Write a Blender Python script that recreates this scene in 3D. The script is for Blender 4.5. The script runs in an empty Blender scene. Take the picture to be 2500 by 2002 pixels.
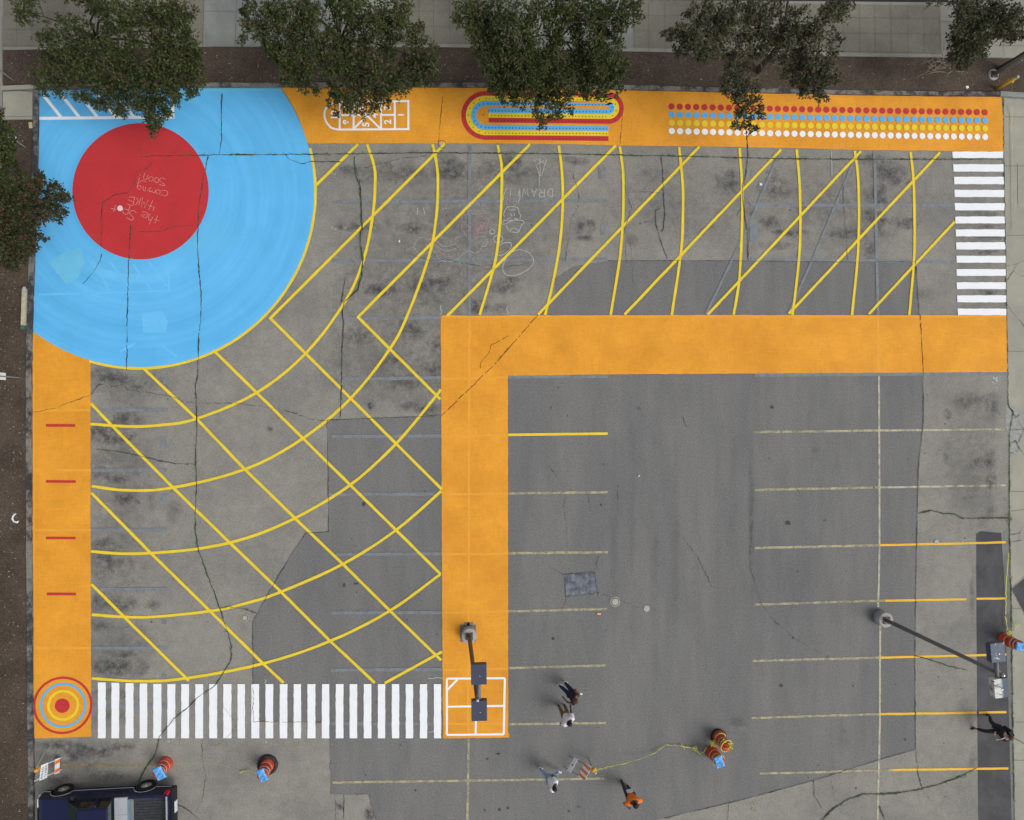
import bpy, bmesh, math, random
import numpy as np
from mathutils import Vector, Matrix
random.seed(7); RNG=np.random.default_rng(11)
S=bpy.context.scene; COL=S.collection
# ---------------- camera, light, exposure ----------------
F=1560.;CX=1165.;CY=1001.;TH=0.058;H=29.
cd=bpy.data.cameras.new('camera');cam=bpy.data.objects.new('camera',cd);COL.objects.link(cam);S.camera=cam
cam.location=(0,0,H);cam.rotation_euler=(0,-TH,0)
cd.sensor_width=36;cd.lens=F/2500*36;cd.shift_x=(1250-CX)/2500;cd.clip_end=6000
w=bpy.data.worlds.new('World');S.world=w;w.use_nodes=True
SUN_EL,SUN_AZ=52,75          # azimuth measured from +x towards -y
wn=w.node_tree;bg=wn.nodes['Background'];sky=wn.nodes.new('ShaderNodeTexSky');sky.sky_type='NISHITA';sky.sun_disc=False
sky.sun_elevation=math.radians(SUN_EL);sky.sun_rotation=math.radians(115);sky.dust_density=4;sky.air_density=1.0
hs=wn.nodes.new('ShaderNodeHueSaturation');hs.inputs['Saturation'].default_value=.22
wn.links.new(sky.outputs[0],hs.inputs['Color']);wn.links.new(hs.outputs[0],bg.inputs[0]);bg.inputs[1].default_value=.12
sd=bpy.data.lights.new('sun','SUN');sun=bpy.data.objects.new('sun',sd);COL.objects.link(sun)
sd.energy=.95;sd.angle=math.radians(28);sd.color=(1,.965,.91)
a=math.radians(-25);e=math.radians(SUN_EL)
sun.rotation_euler=Vector((math.cos(a)*math.cos(e),math.sin(a)*math.cos(e),math.sin(e))).to_track_quat('Z','Y').to_euler()
S.view_settings.view_transform='Standard';S.view_settings.look='None';S.view_settings.exposure=0.13;S.cycles.transparent_max_bounces=48;S.view_settings.gamma=1
# ---------------- pixel -> world ----------------
def G(px,py,z=0.):
    x=(px-CX)/F;y=-(py-CY)/F;s,c=math.sin(TH),math.cos(TH)
    t=(H-z)/(c-s*x);return ((c*x+s)*t,y*t,z)
def Z(ox,oy,pts,k=3.08): return [(ox+p[0]/k,oy+p[1]/k)+tuple(p[2:]) for p in pts]
# ---------------- materials ----------------
class N:
    def __init__(s,name):
        s.m=bpy.data.materials.new(name);s.m.use_nodes=True;s.t=s.m.node_tree;s.b=s.t.nodes['Principled BSDF'];s.b.inputs['Specular IOR Level'].default_value=.3
        s.g=None
    def pos(s,obj=False):
        if s.g is None:
            s.g=s.t.nodes.new('ShaderNodeTexCoord').outputs['Object'] if obj else s.t.nodes.new('ShaderNodeNewGeometry').outputs['Position']
        return s.g
    def n(s,typ,**k):
        x=s.t.nodes.new(typ)
        for a,b in k.items():
            if a.startswith('i_'):
                x.inputs[int(a[2:])].default_value=b
            else: setattr(x,a,b)
        return x
    def l(s,a,b): s.t.links.new(a,b)
    def noise(s,scale,detail=2,rough=.5,stretch=None,vec=None):
        v=vec or s.pos()
        if stretch:
            vm=s.n('ShaderNodeVectorMath',operation='MULTIPLY');s.l(v,vm.inputs[0]);vm.inputs[1].default_value=stretch;v=vm.outputs[0]
        x=s.n('ShaderNodeTexNoise');x.inputs['Scale'].default_value=scale;x.inputs['Detail'].default_value=detail;x.inputs['Roughness'].default_value=rough
        s.l(v,x.inputs['Vector']);return x.outputs['Fac']
    def ramp(s,f,a,b,lo=0.,hi=1.):
        x=s.n('ShaderNodeMapRange');s.l(f,x.inputs[0]);x.inputs[1].default_value=a;x.inputs[2].default_value=b;x.inputs[3].default_value=lo;x.inputs[4].default_value=hi;return x.outputs[0]
    def mix(s,f,a,b):
        x=s.n('ShaderNodeMix',data_type='RGBA')
        for i,v in ((0,f),(6,a),(7,b)):
            if hasattr(v,'is_linked'): s.l(v,x.inputs[i])
            else: x.inputs[i].default_value=v if i==0 else (*v[:3],1)
        return x.outputs[2]
    def mul(s,a,b):
        x=s.n('ShaderNodeMath',operation='MULTIPLY')
        for i,v in enumerate((a,b)):
            if hasattr(v,'is_linked'): s.l(v,x.inputs[i])
            else: x.inputs[i].default_value=v
        return x.outputs[0]
    def sc(s,c,f):
        x=s.n('ShaderNodeVectorMath',operation='SCALE');
        if hasattr(c,'is_linked'): s.l(c,x.inputs[0])
        else: x.inputs[0].default_value=c[:3]
        s.l(f,x.inputs['Scale']);return x.outputs[0]
    def out(s,c,rough=.85,metal=0.,bump=None,alpha=None):
        if hasattr(c,'is_linked'): s.l(c,s.b.inputs['Base Color'])
        else: s.b.inputs['Base Color'].default_value=(*c[:3],1)
        s.b.inputs['Roughness'].default_value=rough;s.b.inputs['Metallic'].default_value=metal
        if bump:
            x=s.n('ShaderNodeBump');x.inputs['Strength'].default_value=bump[1];x.inputs['Distance'].default_value=.01;s.l(bump[0],x.inputs['Height']);s.l(x.outputs[0],s.b.inputs['Normal'])
        if alpha is not None: s.l(alpha,s.b.inputs['Alpha'])
        return s.m
def surf(name,col,rough=.8,var=.12,scale=3,metal=0,col2=None,spec=None):
    s=N(name);s.pos(True);n=s.noise(scale,3);f=s.ramp(n,.25,.75,1-var,1+var)
    c=s.mix(s.ramp(s.noise(scale*2.3,4,.6),.45,.62),col,col2) if col2 else col
    if spec is not None: s.b.inputs['Specular IOR Level'].default_value=spec
    return s.out(s.sc(c,f),rough,metal)
def ground(name,col,col2,big=.35,bigc=(.4,.6),grain=.22,gs=28,stretch=None,var=.1,vs=2.2):
    s=N(name);c=s.mix(s.ramp(s.noise(big,4,.6,stretch),*bigc),col,col2)
    c=s.sc(c,s.ramp(s.noise(vs,4,.65,stretch),.3,.7,1-var,1+var))
    g=s.noise(gs,3,.8);c=s.sc(c,s.ramp(g,.34,.66,1-grain,1+grain));c=s.sc(c,s.ramp(s.noise(gs*.42,2,.7),.3,.7,1-grain*.45,1+grain*.45))
    # small pale stones in the binder
    v=s.n('ShaderNodeTexVoronoi');v.inputs['Scale'].default_value=9;s.l(s.pos(),v.inputs['Vector'])
    k=s.ramp(v.outputs['Distance'],.06,.10,.30,0);c=s.mix(s.mul(k,s.ramp(s.noise(40,0),.52,.56)),c,(.45,.44,.40))
    return s.out(c,.92,0,(g,.5))
def paint(name,col,var=.07,vs=1.2,stretch=(1,1,1),wear=.10,under=(.2,.17,.12),worn=.0,fine=.05):
    s=N(name);c=s.sc(col,s.ramp(s.noise(vs,4,.6,stretch),.3,.7,1-var,1+var))
    c=s.sc(c,s.ramp(s.noise(9,3,.6,(stretch[0]*.25,stretch[1],1) if stretch[0]<stretch[1] else stretch),.3,.7,1-var*.6,1+var*.6))
    c=s.sc(c,s.ramp(s.noise(34,2,.7),.3,.7,1-fine,1+fine))
    k=s.ramp(s.noise(22,3,.75),.62-.0,.74,0,wear*3);c=s.mix(k,c,under)
    if worn: c=s.mix(s.ramp(s.noise(3.5,5,.75),.5-worn*.4,.62-worn*.2,0,.9),c,under)
    return s.out(c,.7)
M={}
M['asphalt']=ground('old_asphalt',(.262,.253,.224),(.212,.207,.190),bigc=(.42,.66),grain=.3)
M['asphalt_dark']=ground('newer_asphalt',(.180,.179,.173),(.156,.157,.157),big=.25,bigc=(.4,.6),grain=.34,stretch=(1.6,.35,1),var=.07,vs=1.2)
M['asphalt_black']=ground('patch_asphalt',(.066,.067,.073),(.090,.090,.097),big=.6,grain=.15)
M['concrete']=ground('sidewalk_concrete',(.36,.35,.285),(.31,.305,.26),big=.4,grain=.08,gs=30,var=.05)
M['concrete_grey']=ground('panel_concrete',(.27,.28,.265),(.215,.225,.22),big=.8,grain=.08,var=.06)
M['walk']=ground('walkway_concrete',(.30,.295,.25),(.25,.245,.215),big=.5,grain=.08,var=.06)  # walkway, panel and tan tones lowered: light falloff towards the top is in the colour
M['tan']=ground('tan_paving',(.215,.203,.163),(.18,.172,.140),big=.5,grain=.16,var=.05)
M['gutter']=ground('gutter_concrete',(.20,.21,.19),(.17,.18,.165),grain=.1)
s=N('kerb_concrete');c=s.mix(s.ramp(s.noise(1.3,5,.7,(1,1,3)),.42,.56),(.20,.19,.175),(.045,.045,.05));M['kerb']=s.out(s.sc(c,s.ramp(s.noise(16,3),.3,.7,.75,1.25)),.9)
s=N('joint');M['joint']=s.out((.11,.105,.09),.95)
s=N('mulch_bark')
c=s.mix(s.ramp(s.noise(.6,4,.6),.4,.6),(.060,.044,.032),(.084,.063,.047));c=s.sc(c,s.ramp(s.noise(14,4,.75),.3,.7,.45,1.6))
v=s.n('ShaderNodeTexVoronoi');v.inputs['Scale'].default_value=11;s.l(s.pos(),v.inputs['Vector'])
k=s.mul(s.ramp(v.outputs['Distance'],.10,.2,1,0),s.ramp(s.noise(5,2),.56,.60));c=s.mix(k,c,(.28,.25,.21));M['mulch']=s.out(c,.95,0,(s.noise(14,4,.8),1.))
s=N('orange_paint');c=s.mix(s.ramp(s.noise(.5,3,.6),.35,.65),(.70,.290,.022),(.80,.350,.030))
vo=s.n('ShaderNodeTexVoronoi',distance='CHEBYCHEV');vo.inputs['Scale'].default_value=.9;s.l(s.pos(),vo.inputs['Vector']);sx=s.n('ShaderNodeSeparateColor');s.l(vo.outputs['Color'],sx.inputs[0])
c=s.sc(c,s.ramp(sx.outputs[0],0,1,.965,1.03));c=s.sc(c,s.ramp(s.noise(7,4,.7,(.3,1.5,1)),.3,.7,.95,1.05));c=s.sc(c,s.ramp(s.noise(7,4,.7,(1.5,.3,1)),.3,.7,.96,1.04))
c=s.sc(c,s.ramp(s.noise(26,3,.8),.34,.66,.90,1.09));c=s.mix(s.ramp(s.noise(18,3,.8),.66,.78,0,.35),c,(.36,.14,.03));M['orange']=s.out(c,.75,0,(s.noise(26,3,.8),.3));M['orange_lt']=paint('orange_over_old_lines',(.79,.355,.036),var=.05)
s=N('blue_paint')
vs_=s.n('ShaderNodeVectorMath',operation='DISTANCE');s.l(s.pos(),vs_.inputs[0]);ctr=G(340,469,.034);vs_.inputs[1].default_value=ctr
cmb=s.n('ShaderNodeCombineXYZ');s.l(vs_.outputs['Value'],cmb.inputs[0])
ang=s.noise(.12,1);s.l(ang,cmb.inputs[1])
rg=s.noise(2.6,4,.6,vec=cmb.outputs[0]);c=s.mix(s.ramp(rg,.3,.7),(.094,.43,.79),(.132,.51,.89));c=s.sc(c,s.ramp(s.noise(.7,4,.6),.3,.7,.95,1.05))
c=s.mix(s.ramp(s.noise(.22,2),.60,.75,0,.6),c,(.13,.50,.76));c=s.sc(c,s.ramp(s.noise(30,3,.8),.3,.7,.95,1.05))
c=s.mix(s.ramp(s.noise(22,3,.75),.64,.74,0,.25),c,(.08,.2,.4));M['blue']=s.out(c,.65)
M['blue_flat']=paint('light_blue_paint',(.10,.44,.80),var=.03)
M['red']=paint('red_paint',(.51,.033,.038),var=.06,vs=.9,wear=.06,under=(.35,.08,.07))
M['yellow']=paint('yellow_paint',(.79,.59,.03),var=.07,wear=.10,under=(.45,.35,.1))
M['deepyellow']=paint('amber_stall_paint',(.80,.47,.03),var=.1,wear=.2,under=(.4,.28,.1))
M['white']=paint('white_paint',(.84,.87,.90),var=.03,wear=.05,under=(.5,.5,.5))
M['faded']=paint('covered_line_paint',(.202,.228,.258),var=.08,wear=.06,under=(.17,.17,.16),worn=.10)
M['oldyellow']=paint('worn_yellow_paint',(.44,.40,.23),var=.12,wear=.28,under=(.20,.19,.16),worn=.22)
M['oldorange']=paint('worn_ochre_paint',(.43,.31,.11),var=.12,wear=.3,under=(.2,.19,.15),worn=.4)
def chalk(name,col,dens):
    s=N(name);k=s.ramp(s.noise(26,3,.8),.5-dens,.62-dens,0,.9);return s.out(col,.95,alpha=k)
M['chalk']=chalk('white_chalk',(.50,.53,.50),.17);M['chalk2']=chalk('faint_chalk',(.46,.48,.46),.12);M['chalkp']=chalk('pink_chalk',(.55,.30,.33),.14)
M['chalkr']=chalk('pale_chalk_on_red',(.70,.30,.29),.12);M['chalko']=chalk('pale_chalk_on_orange',(.93,.50,.16),.08)
s=N('crack_dark');M['crack']=s.out(s.mix(s.ramp(s.noise(7,3),.4,.6),(.03,.032,.032),(.09,.09,.08)),.95)
s=N('crack_moss');M['moss']=s.out(s.mix(s.ramp(s.noise(2.2,4,.7),.45,.6),(.045,.052,.038),(.062,.105,.03)),.95)
s=N('crack_fine');M['hair']=s.out((.05,.05,.048),.95,alpha=s.ramp(s.noise(3,3,.7),.35,.6,.15,.8))
s=N('oil_stain');uv=s.n('ShaderNodeUVMap').outputs[0]
nz=s.n('ShaderNodeTexNoise');nz.inputs['Scale'].default_value=1.5;nz.inputs['Detail'].default_value=5;nz.inputs['Roughness'].default_value=.65;s.l(s.pos(),nz.inputs['Vector'])
v1=s.n('ShaderNodeVectorMath',operation='SUBTRACT');s.l(nz.outputs['Color'],v1.inputs[0]);v1.inputs[1].default_value=(.5,.5,.5)
v2=s.n('ShaderNodeVectorMath',operation='MULTIPLY_ADD');s.l(v1.outputs[0],v2.inputs[0]);v2.inputs[1].default_value=(2.,2.,0);s.l(uv,v2.inputs[2])
d0=s.n('ShaderNodeVectorMath',operation='LENGTH');s.l(uv,d0.inputs[0]);edge=s.ramp(d0.outputs['Value'],.75,1.,1,0);uv=v2.outputs[0]
d=s.n('ShaderNodeVectorMath',operation='LENGTH');s.l(uv,d.inputs[0]);r=s.ramp(d.outputs['Value'],.0,1,1,0)
at=s.n('ShaderNodeAttribute');at.attribute_name='strength'
k=s.mul(s.mul(r,s.mul(edge,s.ramp(s.noise(3.2,8,.78),.34,.70))),at.outputs['Fac']);M['stain']=s.out(s.sc((.06,.062,.072),s.ramp(s.noise(20,3),.3,.7,.7,1.3)),.8,alpha=k)
s=N('pale_scuff');uv=s.n('ShaderNodeUVMap').outputs[0]
d=s.n('ShaderNodeVectorMath',operation='LENGTH');s.l(uv,d.inputs[0]);r=s.ramp(d.outputs['Value'],.2,1,1,0)
at=s.n('ShaderNodeAttribute');at.attribute_name='strength'
M['scuff']=s.out((.5,.52,.54),.9,alpha=s.mul(s.mul(r,s.ramp(s.noise(9,5,.75),.48,.62)),at.outputs['Fac']))
# ---------------- object helpers ----------------
def link(name,me,mat=None,parent=None):
    o=bpy.data.objects.new(name,me);COL.objects.link(o)
    if mat is not None and me is not None:
        for m in (mat if isinstance(mat,(list,tuple)) else [mat]): me.materials.append(m)
    if parent: o.parent=parent
    return o
def tag(o,label=None,cat=None,group=None,kind=None):
    for k,v in (('label',label),('category',cat),('group',group),('kind',kind)):
        if v: o[k]=v
    return o
def thing(name,label,cat,loc=(0,0,0),rz=0,group=None):
    o=bpy.data.objects.new(name,None);COL.objects.link(o);o.location=loc;o.rotation_euler=(0,0,rz);return tag(o,label,cat,group)
def pydata(name,v,f,mat,parent=None,smooth=False):
    me=bpy.data.meshes.new(name);me.from_pydata(v,[],f);me.update()
    if smooth: me.polygons.foreach_set('use_smooth',[True]*len(me.polygons))
    return link(name,me,mat,parent)
def zm(z): return z if z>.11 else z*.35 if z<.034 else .019+(z-.049)*.4
class Flat:
    """sheets and ribbons lying on the ground, each a hair above the last"""
    def __init__(s,z,dz=.0004): s.v=[];s.f=[];s.z=zm(z);s.dz=dz
    def poly(s,px):
        n=len(s.v);s.v+=[G(p[0],p[1],s.z) for p in px];s.f.append(list(range(n,n+len(px)))[::-1]);s.z+=s.dz;return s
    def wpoly(s,w_):
        n=len(s.v);s.v+=[(p[0],p[1],s.z) for p in w_];s.f.append(list(range(n,n+len(w_))));s.z+=s.dz;return s
    def disc(s,px,py,r,n=28,k=1.):
        c=G(px,py,s.z);return s.wpoly([(c[0]+r*math.cos(i*2*math.pi/n),c[1]+k*r*math.sin(i*2*math.pi/n)) for i in range(n)])
    def rib(s,px,wpx,closed=False,jit=0.,world=False,wv=0.,step=0,gap=0.):
        P=[Vector(p[:2]) if world else Vector(G(p[0],p[1],s.z)[:2]) for p in px];wd=wpx if world else wpx/53.8
        if step:
            Q=[]
            for i in range(len(P)-1):
                n=max(1,int((P[i+1]-P[i]).length/step))
                for j in range(n): Q.append(P[i].lerp(P[i+1],j/n))
            Q.append(P[-1]);P=Q
        m=len(P);L=[];R=[]
        for i,p in enumerate(P):
            a=P[(i-1)%m] if (closed or i>0) else p;b=P[(i+1)%m] if (closed or i<m-1) else p
            d1=(p-a);d2=(b-p)
            if d1.length<1e-6:d1=d2
            if d2.length<1e-6:d2=d1
            d1.normalize();d2.normalize();t=(d1+d2);t=t.normalized() if t.length>1e-4 else d1
            n=Vector((-t.y,t.x));k=1/max(.5,t.dot(d1));o=n*random.uniform(-jit,jit)
            h=wd/2*k*(1+random.uniform(-wv,wv))*((.85+.45*math.sin(i*.31+len(P))*math.sin(i*.083+1.7)) if wv>.4 else 1);L.append(p+n*h+o);R.append(p-n*h+o)
        n0=len(s.v)
        for a,b in zip(L,R): s.v+=[(a.x,a.y,s.z),(b.x,b.y,s.z)]
        for i in range(m if closed else m-1):
            if gap and random.random()<gap: continue
            j=(i+1)%m;s.f.append([n0+2*i,n0+2*i+1,n0+2*j+1,n0+2*j])
        s.z+=s.dz;return s
    def make(s,name,mat,parent=None): return pydata(name,s.v,s.f,mat,parent)
def arc(cx,cy,r,a0,a1,n=24,k=1.): return [(cx+r*math.cos(math.radians(a0+(a1-a0)*i/n)),cy+k*r*math.sin(math.radians(a0+(a1-a0)*i/n))) for i in range(n+1)]
def smooth(P,n=6):
    Q=[];m=len(P)
    for i in range(m-1):
        p0,p1,p2,p3=P[max(i-1,0)],P[i],P[i+1],P[min(i+2,m-1)]
        for j in range(n):
            t=j/n;Q.append(tuple(.5*((2*p1[k])+(-p0[k]+p2[k])*t+(2*p0[k]-5*p1[k]+4*p2[k]-p3[k])*t*t+(-p0[k]+3*p1[k]-3*p2[k]+p3[k])*t**3) for k in (0,1)))
    return Q+[P[-1]]
# stroke letters on a 0..1 box
GL={'P':[[(0,0),(0,1),(.7,1),(.8,.75),(.7,.5),(0,.5)]],'L':[[(0,1),(0,0),(.7,0)]],'A':[[(0,0),(.4,1),(.8,0)],[(.15,.4),(.65,.4)]],'Y':[[(0,1),(.4,.5),(.8,1)],[(.4,.5),(.4,0)]],
'R':[[(0,0),(0,1),(.7,1),(.8,.75),(.7,.5),(0,.5)],[(.3,.5),(.8,0)]],'U':[[(0,1),(0,.2),(.4,0),(.8,.2),(.8,1)]],'N':[[(0,0),(0,1),(.8,0),(.8,1)]],'S':[[(.8,.9),(.4,1),(0,.8),(.1,.6),(.7,.4),(.8,.2),(.4,0),(0,.1)]],
'K':[[(0,0),(0,1)],[(.8,1),(0,.45),(.8,0)]],'I':[[(.4,0),(.4,1)]],'H':[[(0,0),(0,1)],[(.8,0),(.8,1)],[(0,.5),(.8,.5)]],'O':[[(.4,0),(0,.3),(0,.7),(.4,1),(.8,.7),(.8,.3),(.4,0)]],
'J':[[(.2,1),(.9,1)],[(.6,1),(.6,.2),(.3,0),(0,.2)]],'M':[[(0,0),(.1,1),(.45,.4),(.8,1),(.9,0)]],'D':[[(0,0),(0,1),(.5,.95),(.8,.5),(.5,.05),(0,0)]],'W':[[(0,1),(.2,0),(.45,.7),(.7,0),(.95,1)]],
'!':[[(.3,1),(.25,.3)],[(.22,.1),(.22,.02)]],'T':[[(0,1),(.8,1)],[(.4,1),(.4,0)]],'E':[[(.7,1),(0,1),(0,0),(.7,0)],[(0,.5),(.6,.5)]],'(':[[(.5,1.1),(.2,.5),(.5,-.1)]],')':[[(.2,1.1),(.5,.5),(.2,-.1)]],'F':[[(.7,1),(0,1),(0,0)],[(0,.5),(.6,.5)]],
'2':[[(0,.8),(.4,1),(.8,.75),(0,0),(.8,0)]],'4':[[(.7,0),(.7,1),(0,.3),(.9,.3)]],'1':[[(.4,0),(.4,1)]],'5':[[(.8,1),(.1,1),(.1,.55),(.6,.6),(.8,.3),(.4,0),(0,.1)]],'0':[[(.4,0),(0,.3),(0,.7),(.4,1),(.8,.7),(.8,.3),(.4,0)]],'3':[[(0,.95),(.6,1),(.7,.7),(.3,.52),(.8,.3),(.5,0),(0,.05)]],
'Q':[[(.4,0),(0,.3),(0,.7),(.4,1),(.8,.7),(.8,.3),(.4,0)]],' ':[]}
def write(fl,txt,px,py,h,wd,ang,wpx=1.3,adv=None):
    """txt centred at px,py; h letter height px, wd total width px, ang degrees (180 = upside down)"""
    n=len(txt);ca,sa=math.cos(math.radians(ang)),math.sin(math.radians(ang));cw=wd/n
    for i,c in enumerate(txt):
        for st in GL.get(c,[]):
            Q=[]
            for x,y in st:
                X=-wd/2+i*cw+x*cw*.8;Y=(y-.5)*h
                X+=random.uniform(-.02,.02)*h;Y+=random.uniform(-.02,.02)*h
                Q.append((px+ca*X-sa*Y,py-(sa*X+ca*Y)))
            fl.rib(Q,wpx)
# ---------------- the lot and its ground ----------------
tag(pydata('ground',[(-2500,-2500,-.06),(2500,-2500,-.06),(2500,2500,-.06),(-2500,2500,-.06)],[(0,1,2,3)],M['asphalt']),kind='structure')
lot=tag(Flat(0).poly([(-900,-700),(3400,-700),(3400,2900),(-900,2900)]).make('parking_lot',M['asphalt']),kind='structure')
DARK=[(801,1025),(830,1024),(1077,1014),(1200,889),(1313,769),(1356,722),(1353,680),(1400,650),(1485,636),(1800,637),(2236,639),(2245,770),(2252,905),(2255,990),(2254,1040),(2243,1140),(2240,1250),(2236,1450),(2234,1620),(2236,1830),(2144,1856),(1987,1906),(1780,1961),(1600,2002),(1000,2250),(935,2060),(917,2002),(899,1939),(808,1939),(806,1850),(803,1763),(617,1762),(617,1520),(626,1502),(665,1431),(713,1350),(746,1302),(802,1298)]
Flat(.003).poly(DARK).make('asphalt_patch',M['asphalt_dark'],lot)
f=Flat(.006).poly([(2383,1303),(2395,1296),(2420,1299),(2444.5,1301),(2450,1380),(2454,1447),(2456,1540),(2464,1767),(2470,2002),(2480,2300),(2390,2300),(2388,2002),(2386,1767),(2384,1523)])
f.make('asphalt_patch',M['asphalt_black'],lot)
s=N('square_patch');c=s.mix(s.ramp(s.noise(3,5,.7),.4,.6),(.085,.09,.105),(.19,.21,.245));M['sq']=s.out(s.sc(c,s.ramp(s.noise(25,3),.3,.7,.7,1.3)),.8)
Flat(.007).poly([(1377,1403),(1452,1396),(1457,1447),(1380,1456)]).make('asphalt_patch',M['sq'],lot)
Flat(.0075).poly([(1123,1521),(1130,1521),(1130,1517),(1155,1517),(1155,1521),(1161,1521),(1161,1566),(1123,1566)])
# covered grey stall lines
f=Flat(.0455,.00008)
W=8.
for a in [((811,493.5),(1482,490)),((811,636.5),(1482,632)),((821,779),(1077,775)),((821,925.5),(1077,922)),((1240,920),(1484,919)),((808,1066),(1077,1064)),((803,1207),(1060,1206)),((821,1354),(1079,1352)),((808,1496.5),(1079,1495.5)),((808,1636),(1080,1634)),((808,1766.6),(1080,1767)),
((1832,500),(2331,501.6)),((1832,632.6),(2237,638)),((2237,638),(2332,640)),((1842,915),(2460,911)),((222,1001.6),(410,1000.6)),((224,1148),(407,1147)),((224,1294),(408,1293.5)),((245,1439),(408,1439)),((224,1582),(408,1582)),((224,1723),(408,1723))]: f.rib(a,W if a[0][0]!=1842 else 10,step=.5,jit=.006)
f.rib([(1147,354),(1146,500),(1146,769)],8,step=.5,jit=.006);f.rib([(2135,368.5),(2138,500),(2143.5,768)],7.5,step=.5,jit=.006)
f.rib([(1896,390),(1830,545),(1723,768)],6.5,step=.5,jit=.006);f.rib([(2085.7,391),(1990,620),(1925,766)],6.5,step=.5,jit=.006)
for x0,y0,x1,y1 in [(391,1068,406,1093),(391,1208,406,1233),(393,1357,406,1374),(394,1512,406,1524),(394,1646,406,1656),(397,925,407,938),(1462,408,1478,437),(1466,548,1478,574),(1830,547,1849,590),(1833,418,1846,432)]: f.poly([(x0,y0),(x1,y0),(x1,y1),(x0,y1)])
f.make('covered_stall_markings',M['faded'],lot)
f=Flat(.020)
for a in [((1241,1205),(1484,1201.6)),((1241,1351),(1484,1348)),((1241,1492.5),(1483,1486.6)),((1242,1631),(1480,1624.5)),((1242,1768),(1479,1765)),((812,1910.5),(1476,1901)),((1144,1803),(1143,1900),(1141,2010)),
((1842,1055),(2149,1051)),((1843,1196),(2149,1190)),((1842,1337.6),(2149,1331)),((1842,1475.6),(2160,1466.5)),((1837,1613.4),(2149,1605.6)),((1835,1752.7),(2147,1743.6)),((1855,1888.8),(2178,1880))]: f.rib(a,5.8,step=.4,jit=.008,wv=.08)
f.make('worn_stall_markings',M['oldyellow'],lot)
f=Flat(.026)
for a in [((2149,1051),(2452,1048)),((2149,1190),(2455,1184.7)),((2145.8,917),(2147,1150),(2147,1350),(2144,1482)),((2149,1525),(2148,1770),(2142.5,2010))]: f.rib(a,5,step=.4,jit=.006,wv=.06)
s=M['pale']=paint('pale_stall_paint',(.50,.46,.30),var=.1,wear=.25,under=(.25,.24,.2),worn=.12);f.make('pale_stall_markings',s,lot)
f=Flat(.030)
for a in [((2149,1331),(2383,1326)),((2383,1326),(2456,1323.6)),((2161,1466.5),(2360,1463)),((2384,1462),(2454,1461)),((2149,1605.6),(2457,1598)),((2148,1743.6),(2384,1740)),((2390,1740),(2457,1738.6)),((2178,1880),(2462,1876))]: f.rib(a,5.6,step=.4,jit=.006,wv=.06)
f.make('amber_stall_markings',M['deepyellow'],lot)
f=Flat(.032);f.rib([(91,1867),(240,1868),(386,1868)],5,step=.4,jit=.008,wv=.1);f.rib([(1300,0)]*2,0.01) if 0 else None;f.make('worn_stall_markings',M['oldorange'],lot)
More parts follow.
